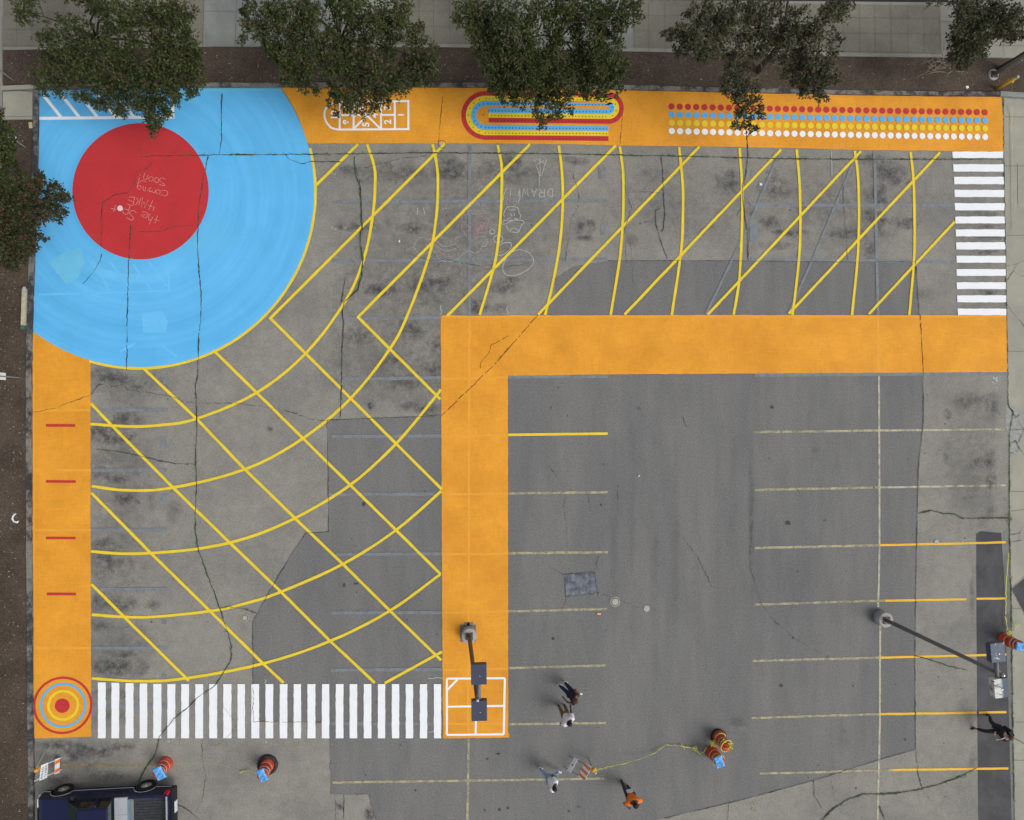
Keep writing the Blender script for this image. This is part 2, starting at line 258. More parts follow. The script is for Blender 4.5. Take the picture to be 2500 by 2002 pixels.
# stains
ST=[(853,412,30,18,.7),(1100,400,50,28,.9),(1106,428,55,22,.9),(1249,390,45,25,.8),(876,555,70,14,.9),(1006,558,45,18,.9),(1070,691,45,22,1),(925,707,55,20,.9),(1168,746,38,26,1),(1249,688,35,16,.8),(1022,700,30,20,.7),(1006,805,45,32,.8),(876,821,50,28,.7),(1067,844,18,34,.9),(1061,902,28,28,.9),(905,990,11,13,1.6),(1048,1000,42,22,1),(990,934,45,28,.7),(1006,993,38,20,.8),
(1401,393,55,13,.8),(1778,448,50,42,1),(1885,428,22,22,.7),(1882,545,36,24,1.2),(1427,552,36,30,1),(1427,581,28,10,.8),(1232,701,50,20,.8),(1219,756,28,22,.8),(1541,587,28,22,.5),(1897,461,65,32,.7),(2125,390,55,17,1),(2167,416,65,30,1),(2183,442,55,16,.9),(2141,477,44,38,.9),(2125,526,32,28,1),(1930,568,60,12,.9),(2069,571,60,16,.9),(2151,545,22,34,1),(2206,545,50,20,.8),(2125,610,22,38,.9),(2261,720,44,20,.5),(2410,522,42,9,.6),(2417,552,42,8,.8),(2417,580,42,8,.8),(2410,616,42,8,.7),(2417,713,42,9,.9),(2365,980,60,30,.6),(2313,1012,15,18,.8),(2423,993,26,55,.7),
(2394,1129,45,16,.7),(2417,1119,18,44,.8),(2420,1171,18,28,.8),(2313,1106,16,40,.4),(1923,1278,10,8,2.5),(1884,994,7,7,2),(2417,1252,16,20,.6),(302,1025,50,22,.8),(253,1057,44,32,.8),(286,1070,44,16,.7),(292,1171,50,15,.9),(305,1213,44,28,.8),(247,1155,28,22,.6),(244,1327,50,20,.7),(260,1372,50,38,.7),(292,1476,55,28,1.1),(373,1479,28,17,.8),(237,1470,28,28,.8),(422,1252,28,44,.5),(253,915,50,24,.8),(286,925,44,20,.7),(240,1523,28,22,.8),(276,1630,66,25,1),(310,1598,34,9,.9),(351,1633,17,22,.8),(270,1695,60,20,.5),(276,1750,55,30,.6),
(140,1819,66,15,1),(195,1832,66,17,1),(182,1851,20,12,.8),(253,1838,28,13,.8),(292,1822,44,13,.9),(260,1897,66,17,.8),(146,1903,34,14,1),(1800,1760,26,28,.5),(902,1988,17,22,1.6),(830,1968,15,12,1),(889,1231,6,9,2.5),(840,1428.5,5,8,2.2),(869.5,1425,8,4,2),(658,1047,10,10,1.2),(1835,1250,10,240,.5),(2395,1400,30,60,.5),(2374,1460,10,80,.5),(2376,1850,14,40,.6),(2060,1800,26,60,.35),
(1350,1560,4,4,2.2),(1349.5,1559,5,5,2),(1907,1673,6,6,2.4),(2083,1675,3,3,2.4),(2292,1653,3,4,2),(2210,1805,5,5,1.6),(1412,1970,8,4,1.6),(1388,1980,4,4,2),(1219,1977,5,5,2),(1240,1972,5,5,2),(1183,1978,5,4,2),(1216,1840,8,4,1.6),(1189,1853,5,4,1.8),(1560,997,6,6,1.2),(1345,995,3,8,1.4),(2013,1270,8,5,.7),(1990,1100,14,10,.4),(120,1560,30,16,.0),(1075,1555,22,30,.0),(370,1210,18,44,.4),(1105,1005,28,14,.7),(960,880,40,20,.5),(1900,600,60,14,.6),(1600,430,50,20,.3),(1700,560,60,26,.3)]
for _ in range(90):
    x,y=random.choice([(random.uniform(1250,1480),random.uniform(930,1990)),(random.uniform(1850,2140),random.uniform(930,1990)),(random.uniform(820,1070),random.uniform(1040,1990)),(random.uniform(230,420),random.uniform(930,1640)),(random.uniform(2160,2440),random.uniform(930,1990)),(random.uniform(830,2300),random.uniform(390,760))])
    r_=random.uniform(1.5,4);ST.append((x,y,r_,r_*random.uniform(.6,1.4),random.uniform(.9,2)))
for x in (1500,1545,1600,1650,1700,1755,1790): ST.append((x,random.uniform(1300,1500),14,random.uniform(250,420),.16))
def blot(name,L,mat,z,parent):
    z=zm(z)
    v=[];fc=[];st=[]
    for i,(x,y,rx,ry,k) in enumerate(L):
        if k<=0: continue
        n=len(v);c=G(x,y,z);rx/=53.8;ry/=53.8;v+=[(c[0]-rx,c[1]-ry,z),(c[0]+rx,c[1]-ry,z),(c[0]+rx,c[1]+ry,z),(c[0]-rx,c[1]+ry,z)];fc.append((n,n+1,n+2,n+3));st+=[k]*4;z+=.00005 if rx>.25 else .000004
    o=pydata(name,v,fc,mat,parent);me=o.data;u=me.uv_layers.new(name='UVMap')
    for p in me.polygons:
        for li,q in zip(p.loop_indices,((-1,-1),(1,-1),(1,1),(-1,1))): u.data[li].uv=q
    at=me.attributes.new('strength','FLOAT','POINT');at.data.foreach_set('value',st)
    return o
ST=[a[:4]+(a[4]*(.95 if a[2]>12 else 1),) for a in ST]+[(1130,560,360,220,.42),(1000,720,260,120,.45),(930,880,200,140,.45),(1640,500,300,130,.3),(2050,500,330,150,.4),(2380,1150,90,260,.4),(290,1100,100,180,.5),(290,1350,100,160,.5),(290,1600,110,130,.5),(200,1850,140,60,.6),(1230,420,160,40,.6),(960,420,160,40,.6),(2390,600,80,200,.35),(1080,930,120,90,.5),(330,940,120,40,.5)]
tag(blot('oil_stain',ST,M['stain'],.0330,lot),kind='stuff')
blot('chalk_scuff',[(2430,925,22,22,1.4),(2417,893,8,8,1),(545,20,30,20,1),(560,90,40,25,.8),(535,100,25,14,.8),(292,1520,25,12,.3),(288,1483,20,14,.3),(1115,395,16,12,.5),(1323,385,18,14,.6),(1800,1778,30,10,.4)],M['scuff'],.046,lot)
# ---------------- painted fields ----------------
BC=(340,469)
def edgy(px,d=9,a=.5):
    Q=[]
    for p,q in zip(px,px[1:]+px[:1]):
        n=max(1,int(math.dist(p,q)/d))
        for k in range(n): Q.append((p[0]+(q[0]-p[0])*k/n+(random.uniform(-a,a) if k else 0),p[1]+(q[1]-p[1])*k/n+(random.uniform(-a,a) if k else 0)))
    return Q
def circ(r,a0,a1,n=60): return arc(BC[0],BC[1],r,a0,a1,n)
top=Flat(.049).poly(edgy([(689,213),(1000,212),(1200,213),(1300,216),(1530,219),(1700,223),(1860,227),(2100,232),(2300,234),(2445,235),(2450,300),(2451,370),(2300,368),(2100,366),(1900,361),(1800,359),(1600,356),(1500,355),(1400,352),(1200,350),(1000,350),(751,350)]+smooth([(751,350),(730,290),(706,243),(687.7,218)],4)))
tag(top.make('orange_painted_band',M['orange']),'long orange painted band along the top kerb carrying the games','painted band','orange painted bands')
tag(Flat(.049).poly(edgy([(1076,771),(1300,770),(1800,769),(2457,770),(2459,840),(2460,908),(2300,909),(1800,912),(1500,914),(1240,917),(1240.5,1400),(1241,1790),(1243,1791),(1243,1801),(1082,1803),(1080,1600),(1078,1200)])).make('orange_painted_band',M['orange']),'wide orange painted band with a right-angled corner in mid lot','painted band','orange painted bands')
tag(Flat(.049).poly(edgy([(77,811),(88,811)]+smooth([(88,811),(130,836),(175,860),(221,877)],4)+[(221,1300),(222,1500),(223,1799),(81,1803),(80,1740),(86,1738),(85,1707),(79,1705),(79,1600),(77,1300),(76,1000)])).make('orange_painted_band',M['orange']),'upright orange painted band down the left kerb with red dashes','painted band','orange painted bands')
bl=[p for p in circ(427.5,-36.5,126,70)]
blue=Flat(0.0530).poly([(93.5,222),(300,216),(500,213.5),(689,213)]+bl+[(80,811),(81,707),(85,594),(86,560),(91,406),(94,300)])
tag(blue.make('blue_painted_ground',M['blue']),'big light blue painted quarter round area around the red circle','painted circle')
M['teal']=paint('first_coat_teal',(.15,.52,.78),var=.05,vs=1.5);M['ghost']=paint('blue_over_old_lines',(.145,.525,.90),var=.05)
bo=COL.objects['blue_painted_ground']
f=Flat(0.0545,.0002);f.poly([(150,620),(196,605),(208,640),(190,680),(163,695),(140,668),(118,640)]).rib([(93,232),(90,406),(86,540),(84,640)],5.5,step=.4,jit=.02,wv=.3).rib([(94,228),(300,222),(500,219),(686,218.5)],8,step=.4,jit=.02,wv=.2).rib([(83,650),(79,760),(80,805)],5,step=.4,jit=.02,wv=.3);f.make('teal_first_coat',M['teal'],bo)
f=Flat(0.0555,.0002)
for a in [[(95,719),(200,717),(315,713),(412,710)],[(412,640),(413,710)],[(228,635),(266,709)],[(270,640),(312,700)],[(325,645),(368,705)],[(365,640),(408,700)],[(293,858),(330,838)],[(390,840),(432,870)]]: f.rib(a,5,step=.3,jit=.01)
f.poly([(345,765),(398,758),(410,785),(405,812),(350,812)]);f.poly([(208,628),(250,655),(300,668),(370,668),(425,645),(440,655),(380,690),(300,690),(240,672)]);f.make('ghost_lines',M['ghost'],bo)
tag(Flat(0.0570).poly(arc(343,467,166.5,0,357,90)).make('red_painted_circle',M['red']),'solid red painted circle with chalk writing upon it','painted circle')
f=Flat(.0515,.0002)
for a_ in [[(1146,775),(1144,1500),(1143,1795)],[(2143,772),(2145,908)],[(1080,1066),(1240,1062)],[(1082,1207),(1240,1205)],[(1082,1354),(1240,1351)],[(1082,1496),(1240,1493)],[(1082,1636),(1240,1632)],[(1082,1767),(1240,1768)],[(1079,925),(1240,921)],[(82,1002),(220,1001)],[(82,1148),(222,1148)],[(82,1294),(222,1294)],[(82,1582),(222,1582)],[(1080,773),(2456,772)],[(82,815),(82,1690)]]: f.rib(a_,5.5,step=.4,jit=.01,wv=.15)
f.make('ghost_lines',M['orange_lt'],COL.objects['orange_painted_band.001'])
# yellow lattice
A={2:[(896,352),(912,400),(916,440),(910,526),(887,636),(840,740),(746,863),(626,959),(480.5,1022),(390,1038),(312,1041),(221,1035)],
3:[(1056,352),(1066,400),(1069,450),(1065,530),(1048,623),(999,759),(953,850),(856.5,972),(739.6,1070),(600,1145),(422,1190.5),(312,1197),(224,1187)],
4:[(1215,354),(1224,400),(1225,450),(1222,530),(1213.6,610),(1203,662),(1171,769)],41:[(1075,950),(1062,970),(967,1083),(855,1184),(720,1265),(600,1314),(480.5,1340),(325,1352),(222,1346)],
5:[(1364,355),(1371,410),(1374,487),(1369,577),(1353,675),(1331,769)],51:[(1077,1199),(967,1294),(837,1377),(686,1445),(600,1473),(513,1492),(351,1507),(224,1500.6)],
6:[(1513,357),(1521,420),(1522,480),(1520,548),(1512,639),(1490.6,769)],61:[(1075.6,1401.5),(952,1491),(806,1565),(642,1620),(454.5,1656),(341,1663),(224,1656)],
7:[(1658,359),(1666,440),(1667.5,512),(1663,610),(1640,769)],71:[(1079,1591),(1030,1618),(939,1668)],8:[(1805.5,361),(1811,440),(1812,529),(1805.5,675),(1791,769)],9:[(1945,365),(1952,450),(1954,552),(1950,640),(1935,769)],
10:[(2087,368),(2095,438),(2097,545),(2093,640),(2080,769)],11:[(2223,371),(2230,438),(2233,545),(2231,639),(2220,769)]}
Dg=[[(770.5,453),(874,352)],[(1087,350),(660,777),(1079,1195)],[(1294,352),(874,774),(1075,975)],[(1092,771),(1503.6,355)],[(1313.6,768),(1707.5,358)],[(1524.7,768),(1907,365)],[(1728,768),(2102,369)],[(1926,766),(2295,372)],[(2121,767),(2331,541)],
[(521,855),(627,959),(739.6,1070),(855,1184),(967,1294),(1075.6,1401.5)],[(349,898),(480.5,1023),(597,1145),(720,1265),(837,1377),(952,1491),(1077,1612)],[(222,985),(275,1041),(422,1190),(560,1324),(686,1445),(806,1565),(915,1667)],[(223,1203),(370,1352),(513,1492),(642,1620),(692.5,1667)],[(223,1426),(302,1505),(461,1662)]]
f=Flat(0.0580,.00015)
f.rib(circ(430.5,-14.5,106.5,60),6,step=.3,jit=.004,wv=.08)
for k in A: f.rib(smooth(A[k],5),6.6,step=.3,jit=.004,wv=.08)
for k in Dg: f.rib(k,6.6,step=.3,jit=.004,wv=.08)
tag(f.make('yellow_lattice_markings',M['yellow']),'yellow painted lattice of curved rings crossed by diagonal lines on grey asphalt','painted lines')
tag(Flat(0.0600).rib([(1241,1061.5),(1484,1058.5)],6.4,step=.3,jit=.003).make('stall_line',M['yellow']),'single bright yellow stall line right of the orange band','stall line')
# hatched parking bay
f=Flat(0.0600)
f.rib([(93.5,289),(195,288),(338,286.5),(425,286)],7,step=.4,jit=.005)
for i in range(7): f.rib([(105.5+i*44.5,232),(149+i*44.5,286)],7)
f.rib([(421,232),(422,287)],7)
tag(f.make('parking_hatching',M['white']),'white slanted hatching painted on blue in the top left corner','parking hatching')
# crosswalks
f=Flat(0.0600)
for x0,x1,y0,y1 in [(2325,2449,370,386),(2327,2450,401,419),(2329,2451,431.4,449.5),(2330,2452,463.6,481),(2331,2453,496,513.6),(2332,2453.5,528.6,545.5),(2333,2454,560,577),(2334,2454.5,591.5,609),(2335,2455,624.5,641.4),(2335,2455.5,657,673.5),(2335.5,2456,689,705.6),(2336.5,2456.5,721,738),(2338,2457,753.4,769.4)]:
    n=12;T=[(x0+(x1-x0)*i/n,y0+random.uniform(-.5,.5)) for i in range(n+1)];B=[(x0+1+(x1-x0-1)*i/n,y1+random.uniform(-.5,.5)) for i in range(n,-1,-1)];f.poly(T+B)
tag(f.make('crosswalk',M['white']),'white crosswalk ladder of level bars at the right edge','crosswalk','white crosswalks')
f=Flat(0.0600)
xs=[(239,258),(272,291),(306.5,326),(341,359.5),(374,394),(408.5,428),(442.5,461.5),(476.6,496),(510.7,530),(545,565),(580,598),(613.6,632.8),(648,667),(682.8,701.5),(716.9,735),(750.6,770),(785.7,804),(819.5,838.5),(853.5,872),(888,906.5),(922.4,940.5),(956.5,974.7),(990.5,1008.5),(1025,1043),(1059,1077)]
for i,(x0,x1) in enumerate(xs):
    y0=1666+min(4,i*.9);y1=1802.5;n=14
    f.poly([(x0+random.uniform(-.5,.5),y1+(y0-y1)*k/n) for k in range(n+1)]+[(x1+random.uniform(-.5,.5),y0+(y1-y0)*k/n) for k in range(n+1)])
tag(f.make('crosswalk',M['white']),'long white crosswalk of upright bars along the bottom of the lattice','crosswalk','white crosswalks')
# red dashes
for i,(x0,x1,y0,y1) in enumerate([(112,183.5,1035,1042),(112,185,1172,1178.7),(112,184.5,1310,1316.4),(114,185.5,1446.5,1453.5)]):
    tag(Flat(0.0580).poly([(x0,y0),(x1,y0+.3),(x1,y1+.3),(x0,y1)]).make('red_dash',M['red']),['topmost','second','third','lowest'][i]+' short red painted dash on the left orange band','painted dash','red dashes on the left band')
# target
t=thing('target_game','round painted target of red, blue and yellow rings on orange','painted game',G(152,1723,0))
def ring(name,px,py,r,wd,mat,z,par,n=64,j=.004):
    c=G(px,py,z);o=Flat(z).rib([(c[0]+r*math.cos(i*2*math.pi/n),c[1]+r*math.sin(i*2*math.pi/n)) for i in range(n)],wd,closed=True,world=True,jit=j).make(name,mat)
    o.parent=par;o.matrix_parent_inverse=Matrix.Translation(par.location).inverted();return o
ring('outer_ring',152,1723,66/53.8*.985,5.5/53.8,M['red'],.060,t);ring('blue_ring',153,1723,51/53.8*.985,5.5/53.8,M['blue_flat'],.060,t);ring('yellow_ring',153,1723,34/53.8*.985,6/53.8,M['yellow'],.060,t,j=.010)
o=Flat(0.0600).disc(152,1723,17/53.8).make('bullseye',M['red']);o.parent=t;o.matrix_parent_inverse=Matrix.Translation(t.location).inverted()
# four square
f=Flat(0.0600)
for a in Z(600,1442,[(1512,662),(1948,658),(1940,1080),(1512,1085),(1512,662)]),: f.rib(a[:2],5);f.rib(a[1:3],5);f.rib(a[2:4],5);f.rib(a[3:5],5)
for a in ([(1512,873),(1948,866)],[(1735,660),(1728,1085)],[(1515,747),(1592,668)]): f.rib(Z(600,1442,a),5)
tag(f.make('four_square_court',M['white']),'white four square court outlined on the end of the orange band','painted game')
# peg board lanes
K=5.2585
def zz(p): return [(1120+a/K,210+b/K) for a,b in p]
pb=thing('peg_board_game','looped red, yellow and blue peg board lanes painted on orange','painted game',(0,0,0))
def lane(yb,ar,yt,rr,ye,xe,xs,cyl=377,cyr=283):
    L=[(1922,yb[0]),(345,yb[1])]+arc(345,cyl,ar,90,270,28)+[(1930,yt)]+[(1928+rr*.93*math.cos(math.radians(q)),cyr+(rr)*math.sin(math.radians(q))) for q in range(-90,91,9)]+[(xs,ye)]
    return zz(L)
LN=[('red_lane',lane((675,660),282,110,172,437,0,385),M['red']),('yellow_lane',lane((608,599),221,174,108,375,0,383),M['yellow']),('blue_lane',lane((546,530),153,237,45,313,0,382),M['blue_flat'])]
z=.060
for nm,L,m in LN: Flat(z).rib(L,11.9).make(nm,m,pb);z+=.0015
s=N('peg_hole');M['hole']=s.out((.03,.025,.03),.9)
f=Flat(0.0670,0.00001)
for nm,L,m in LN:
    P=[Vector(G(*p,.067)[:2]) for p in L];acc=.08
    for i in range(len(P)-1):
        d=(P[i+1]-P[i]);ln=d.length;cv=(i>0 and i<len(P)-2 and ln<.6);sp=.155 if not cv else (.31 if nm!='blue_lane' else .2)
        while acc<ln:
            p=P[i]+d*(acc/ln);f.wpoly([(p.x+.026*math.cos(q),p.y+.026*math.sin(q)) for q in [k*math.pi/4 for k in range(8)]]);acc+=sp
        acc-=ln
p=G(*zz([(313,373)])[0]);f.wpoly([(p[0]+.03*math.cos(k*math.pi/4),p[1]+.03*math.sin(k*math.pi/4)) for k in range(8)])
f.make('peg_holes',M['hole'],pb)
# hopscotch
hp=thing('hopscotch_court','white numbered hopscotch court painted on the orange band','painted game',(0,0,0))
f=Flat(0.0600);K=8.983
def hz(p): return [(780+a/K,210+b/K) for a,b in p]
for a in [[(400,955),(1975,945)],[(1950,965),(1948,310)],[(440,360),(1955,328)],[(1650,330),(1655,940)],[(1345,330),(1350,940)],[(745,350),(748,940)],[(442,360),(442,950)],[(442,640),(745,640)],[(1345,635),(1650,632)],[(765,925),(1335,350)],[(760,365),(1330,930)]]: f.rib(hz(a),4.7)
f.rib(hz(smooth([(420,955),(300,930),(230,890),(150,790),(108,650),(125,530),(190,430),(280,380),(430,362)],4)),4.7)
f.make('court_outline',M['white'],hp)
for t_,x,y,sz in [('1',1795,632,15),('2',1505,785,17),('3',1500,480,17),('4',1215,645,17),('5',1025,845,17),('6',1020,480,17),('7',850,635,17),('8',598,793,17),('9',595,492,17),('10',330,640,17)]:
    c=bpy.data.curves.new('number','FONT');c.body=t_;c.align_x='CENTER';c.align_y='CENTER';c.size=sz/53.8*1.35;c.offset=.012
    o=bpy.data.objects.new('number',c);COL.objects.link(o);bpy.context.view_layer.update()
    me=bpy.data.meshes.new_from_object(o.evaluated_get(bpy.context.evaluated_depsgraph_get()));bpy.data.objects.remove(o)
    o=link('number',me,M['white'],hp);p=G(*hz([(x,y)])[0],zm(.0655));o.location=p;o.rotation_euler=(0,0,math.pi/2)
# dot rows
for nm,mt,a,b in [('red','red',(1640,259),(2405.5,273.4)),('blue','blue_flat',(1640.6,278.6),(2405.5,293.5)),('yellow','yellow',(1641,298.7),(2406,313)),('white','white',(1641,319),(2406,333.8))]:
    f=Flat(0.0600);A_=G(*a,.06);B_=G(*b,.06)
    for i in range(40):
        x=A_[0]+(B_[0]-A_[0])*i/39;y=A_[1]+(B_[1]-A_[1])*i/39-.02*math.sin(i/39*math.pi);f.wpoly([(x+.146*math.cos(k*math.pi/12),y+.146*math.sin(k*math.pi/12)) for k in range(24)])
    tag(f.make('dot_row',M[mt]),f'row of forty {nm} painted dots on the orange band','painted dots','rows of painted dots')
# ---------------- chalk ----------------
def zr(p): return [(250+a/10.16,400+b/10.16) for a,b in p]
f=Flat(0.0625)
def el(cx,cy,rx,ry,n=14): return [(cx+rx*math.cos(k*2*math.pi/n),cy+ry*math.sin(k*2*math.pi/n)) for k in range(n+1)]
for st in [smooth([(1560,385),(1490,350),(1430,370),(1420,410),(1470,455),(1530,510),(1545,540),(1500,545),(1420,505)],3),el(1345,405,50,62),el(1208,375,58,55),[(1065,220),(1020,320),(1020,370),(1060,390),(1100,380),(1130,275)],[(920,345),(870,490)],[(935,270),(935,292)],
smooth([(1475,670),(1530,655),(1590,670),(1620,720),(1600,775),(1540,790),(1450,760)],3),el(1380,695,55,52),[(1310,640),(1295,715),(1250,710),(1235,650),(1210,690),(1170,695),(1165,640),(1210,575)],[(1145,595),(1120,675)],[(1025,545),(1005,600),(1020,660),(1055,675),(1075,570)],el(915,585,48,48),smooth([(865,570),(880,490),(950,430),(1030,420),(1090,455)],3),
[(1250,900),(1150,1140)],[(1145,1030),(1290,1080),(1250,1160)],[(1135,890),(1055,1090),(1035,940),(960,1075),(1000,835)],[(950,850),(900,1035)],[(850,840),(890,930),(815,1025)],[(805,830),(755,1040)],[(660,828),(805,830)],[(635,895),(770,940)],[(600,1005),(755,1040)],
[(1370,1280),(1300,1475)],[(1285,1380),(1410,1415)],[(1190,1240),(1140,1330),(1150,1385),(1210,1395),(1260,1300)],[(1215,1390),(1165,1500)],smooth([(975,1195),(1050,1190),(1120,1230),(1135,1280),(1080,1335),(1010,1320),(975,1270),(1110,1265)],3),
smooth([(840,1215),(790,1165),(710,1165),(675,1215),(710,1270),(765,1330),(765,1380),(700,1390),(590,1330)],3),[(685,1040),(625,1250)],smooth([(660,1160),(600,1130),(530,1125),(500,1165),(530,1235),(600,1255)],3),[(335,1015),(275,1185)],[(210,1100),(350,1140)]]: f.rib(zr(st),1.5)
cw=tag(f.make('chalk_writing',M['chalkr']),'upside-down chalk words THE SPOT 4MKE COMING SOON on the red circle','chalk writing')
p=Flat(0.0780).disc(250+438/10.16,400+1103/10.16,6.5/53.8).make('chalk_dot',surf('thick_chalk',(.72,.62,.62),.9,.15,30),cw)
f=Flat(0.0535)
f2=Flat(0.0685)
write(f2,'PLAY',925,335,17,56,178,1.2);write(f2,'PLAY',1101,275,15,56,90,1.2);write(f2,'PLAY',1554,288,18,62,88,1.2)
for t_,x,y in [('SKIP',1695,344),('HOP',1773,345),('JUMP',1854,348),('RUN',1948,350),('SKIP',2055,352),('HOP',2160,353),('JUMP',2274,354),('RUN',2384,356)]: write(f2,t_,x,y,13,13*len(t_),179,1.1)
tag(f2.make('chalk_writing',M['chalko']),'faint chalk words PLAY, SKIP, HOP, JUMP and RUN on the orange band','chalk writing')
f=Flat(0.0465);write(f,'DRAW!!',1290,470,20,118,179,1.7)
o=tag(f.make('chalk_writing',M['chalk']),'upside-down chalk word DRAW on the grey asphalt','chalk writing')
K=5.4
def zc(p): return [(1000+a/K,370+b/K) for a,b in p]
f=Flat(0.0475)
for st in [el(1090,1058,38,30),el(1168,1152,62,50),smooth([(1160,1300),(1180,1240),(1260,1200),(1330,1205),(1340,1250),(1300,1310),(1230,1360),(1170,1365),(1160,1300)],3),smooth([(1230,1500),(1290,1380),(1380,1310),(1480,1295),(1580,1340),(1635,1430),(1600,1520),(1500,1590),(1380,1635),(1290,1630),(1235,1580),(1230,1500)],4),
smooth([(1250,860),(1240,820),(1260,770),(1290,735),(1350,725),(1420,740),(1440,780),(1440,810),(1465,840),(1455,890)],3),[(1310,765),(1350,772),(1400,765)],[(1330,810),(1345,850)],[(1390,810),(1375,850)],[(1290,882),(1335,878)],[(1380,882),(1425,890)],smooth([(1260,905),(1215,925),(1215,950),(1260,955),(1360,905),(1450,905),(1500,915),(1510,940),(1490,960),(1465,955)],3),[(1260,905),(1470,905)],[(1270,960),(1305,1040)],[(1475,960),(1445,1055)],smooth([(1320,1055),(1340,1025),(1390,1010),(1440,1055),(1390,1065),(1320,1055)],3),[(1280,480),(1240,570),(1235,640)],[(1450,500),(1455,620),(1430,670)]]: f.rib(zc(st),1.7)
tag(f.make('chalk_drawing',M['chalk']),'white chalk face wearing a brimmed hat beside four chalk ovals','chalk drawing')
f=Flat(0.0485)
for st in [smooth([(60,1270),(75,1200),(120,1140),(200,1140),(220,1165),(290,1150)],3),smooth([(60,1270),(110,1330),(180,1355),(240,1330)],3),smooth([(360,1180),(430,1240),(500,1250),(590,1220)],3),smooth([(330,1220),(420,1290),(520,1310),(620,1270)],3),smooth([(310,1290),(400,1420),(520,1455),(620,1420),(730,1330)],3),
smooth([(620,1130),(600,1160),(610,1220),(640,1260),(680,1295),(720,1285),(750,1320),(800,1310),(830,1330),(880,1335),(930,1300),(950,1250),(1000,1245),(1020,1200),(1010,1140),(960,1115),(880,1140)],3),smooth([(620,1130),(670,1125),(690,1095),(730,1095),(760,1120)],3)]: f.rib(zc(st),1.2)
write(f,'MATHILD',1000+880/K,370+795/K,9,52,182,1.);write(f,'(FAR FUTUR',1000+815/K,370+705/K,8,66,181,.9)
d=tag(f.make('chalk_drawing',M['chalk2']),'faint chalk clouds and rainbow with a small pink cat face','chalk drawing')
f=Flat(0.0495)
for st in [smooth([(740,940),(690,920),(680,870),(720,835),(830,822),(920,835),(980,880),(1030,880),(1040,930),(1010,990),(1000,1040)],3),smooth([(700,940),(680,990),(700,1040),(745,1085)],3),smooth([(720,960),(770,975),(800,1000),(790,1040),(750,1050)],3),el(945,1020,78,52,18),el(905,1025,18,18,8),el(965,1012,18,18,8),[(880,1060),(890,1090),(915,1075)],[(980,1075),(1015,1085),(1020,1050)],smooth([(865,985),(900,940),(960,930),(1010,960)],3),[(925,945),(935,985)],[(970,940),(975,975)],smooth([(350,1250),(430,1350),(520,1390),(610,1350)],3),smooth([(840,1040),(860,1120),(880,1190),(850,1240)],3),smooth([(1290,970),(1340,935),(1400,940),(1460,960)],3),el(1300,665,25,40,10),el(1385,665,25,40,10)]: f.rib(zc(st),1.2)
f.make('pink_strokes',M['chalkp'],d)
f=Flat(0.0465)
for st in [[(1077,745),(1075,752),(1079,760),(1076,768)],[(1239,747),(1237,755),(1241,762),(1238,770)],[(1046,1655),(1055,1657),(1066,1654),(1080,1656)],[(1045,1788),(1060,1786),(1078,1789)],[(647,1658),(650,1664),(646,1668)],[(648,1808),(651,1811),(648,1814)],[(1020,507),(1019,525)],[(1034,507),(1037,524)],[(1081,508),(1083,512)],[(1087,507),(1090,510)],[(411,1806),(414,1810),(411,1812),(408,1808)],[(420,1806),(423,1811)],[(2030,367),(2031,430)]]: f.rib(st,1.8)
tag(f.make('chalk_marks',M['chalk']),'small white layout squiggles chalked at the corners of the paint','chalk mark')
f=Flat(0.0465)
for st in [[(1304,388),(1312,412),(1318,430)],[(1318,385),(1319,430)],[(1335,388),(1322,430)],[(1308,386),(1330,400)],[(1312,400),(1328,392)],[(1316,420),(1317,455)]]: f.rib(st,2)
f.make('chalk_arrow',M['chalk2'],o)
f=Flat(0.0468)
write(f,'21',815,430,10,18,268,1.3);write(f,'21',814,565,12,22,262,1.6);write(f,'22',815,706,11,20,265,1.3);write(f,'23',815,858,10,18,265,1.2);write(f,'20',815,998,10,18,270,1.2);write(f,'20',1840,1968,10,24,90,1.4)
f.make('worn_stall_numbers',M['oldyellow'],lot)
f=Flat(.0720);c_=G(1079,351,.072);f.rib([(c_[0]+.17*math.cos(i*math.pi/12),c_[1]+.17*math.sin(i*math.pi/12)) for i in range(24)],.02,closed=True,world=True,jit=.006);f.make('survey_ring',M['crack'],lot)
Flat(.0725).disc(1077,350,.07).make('survey_spot',M['chalk'],lot)
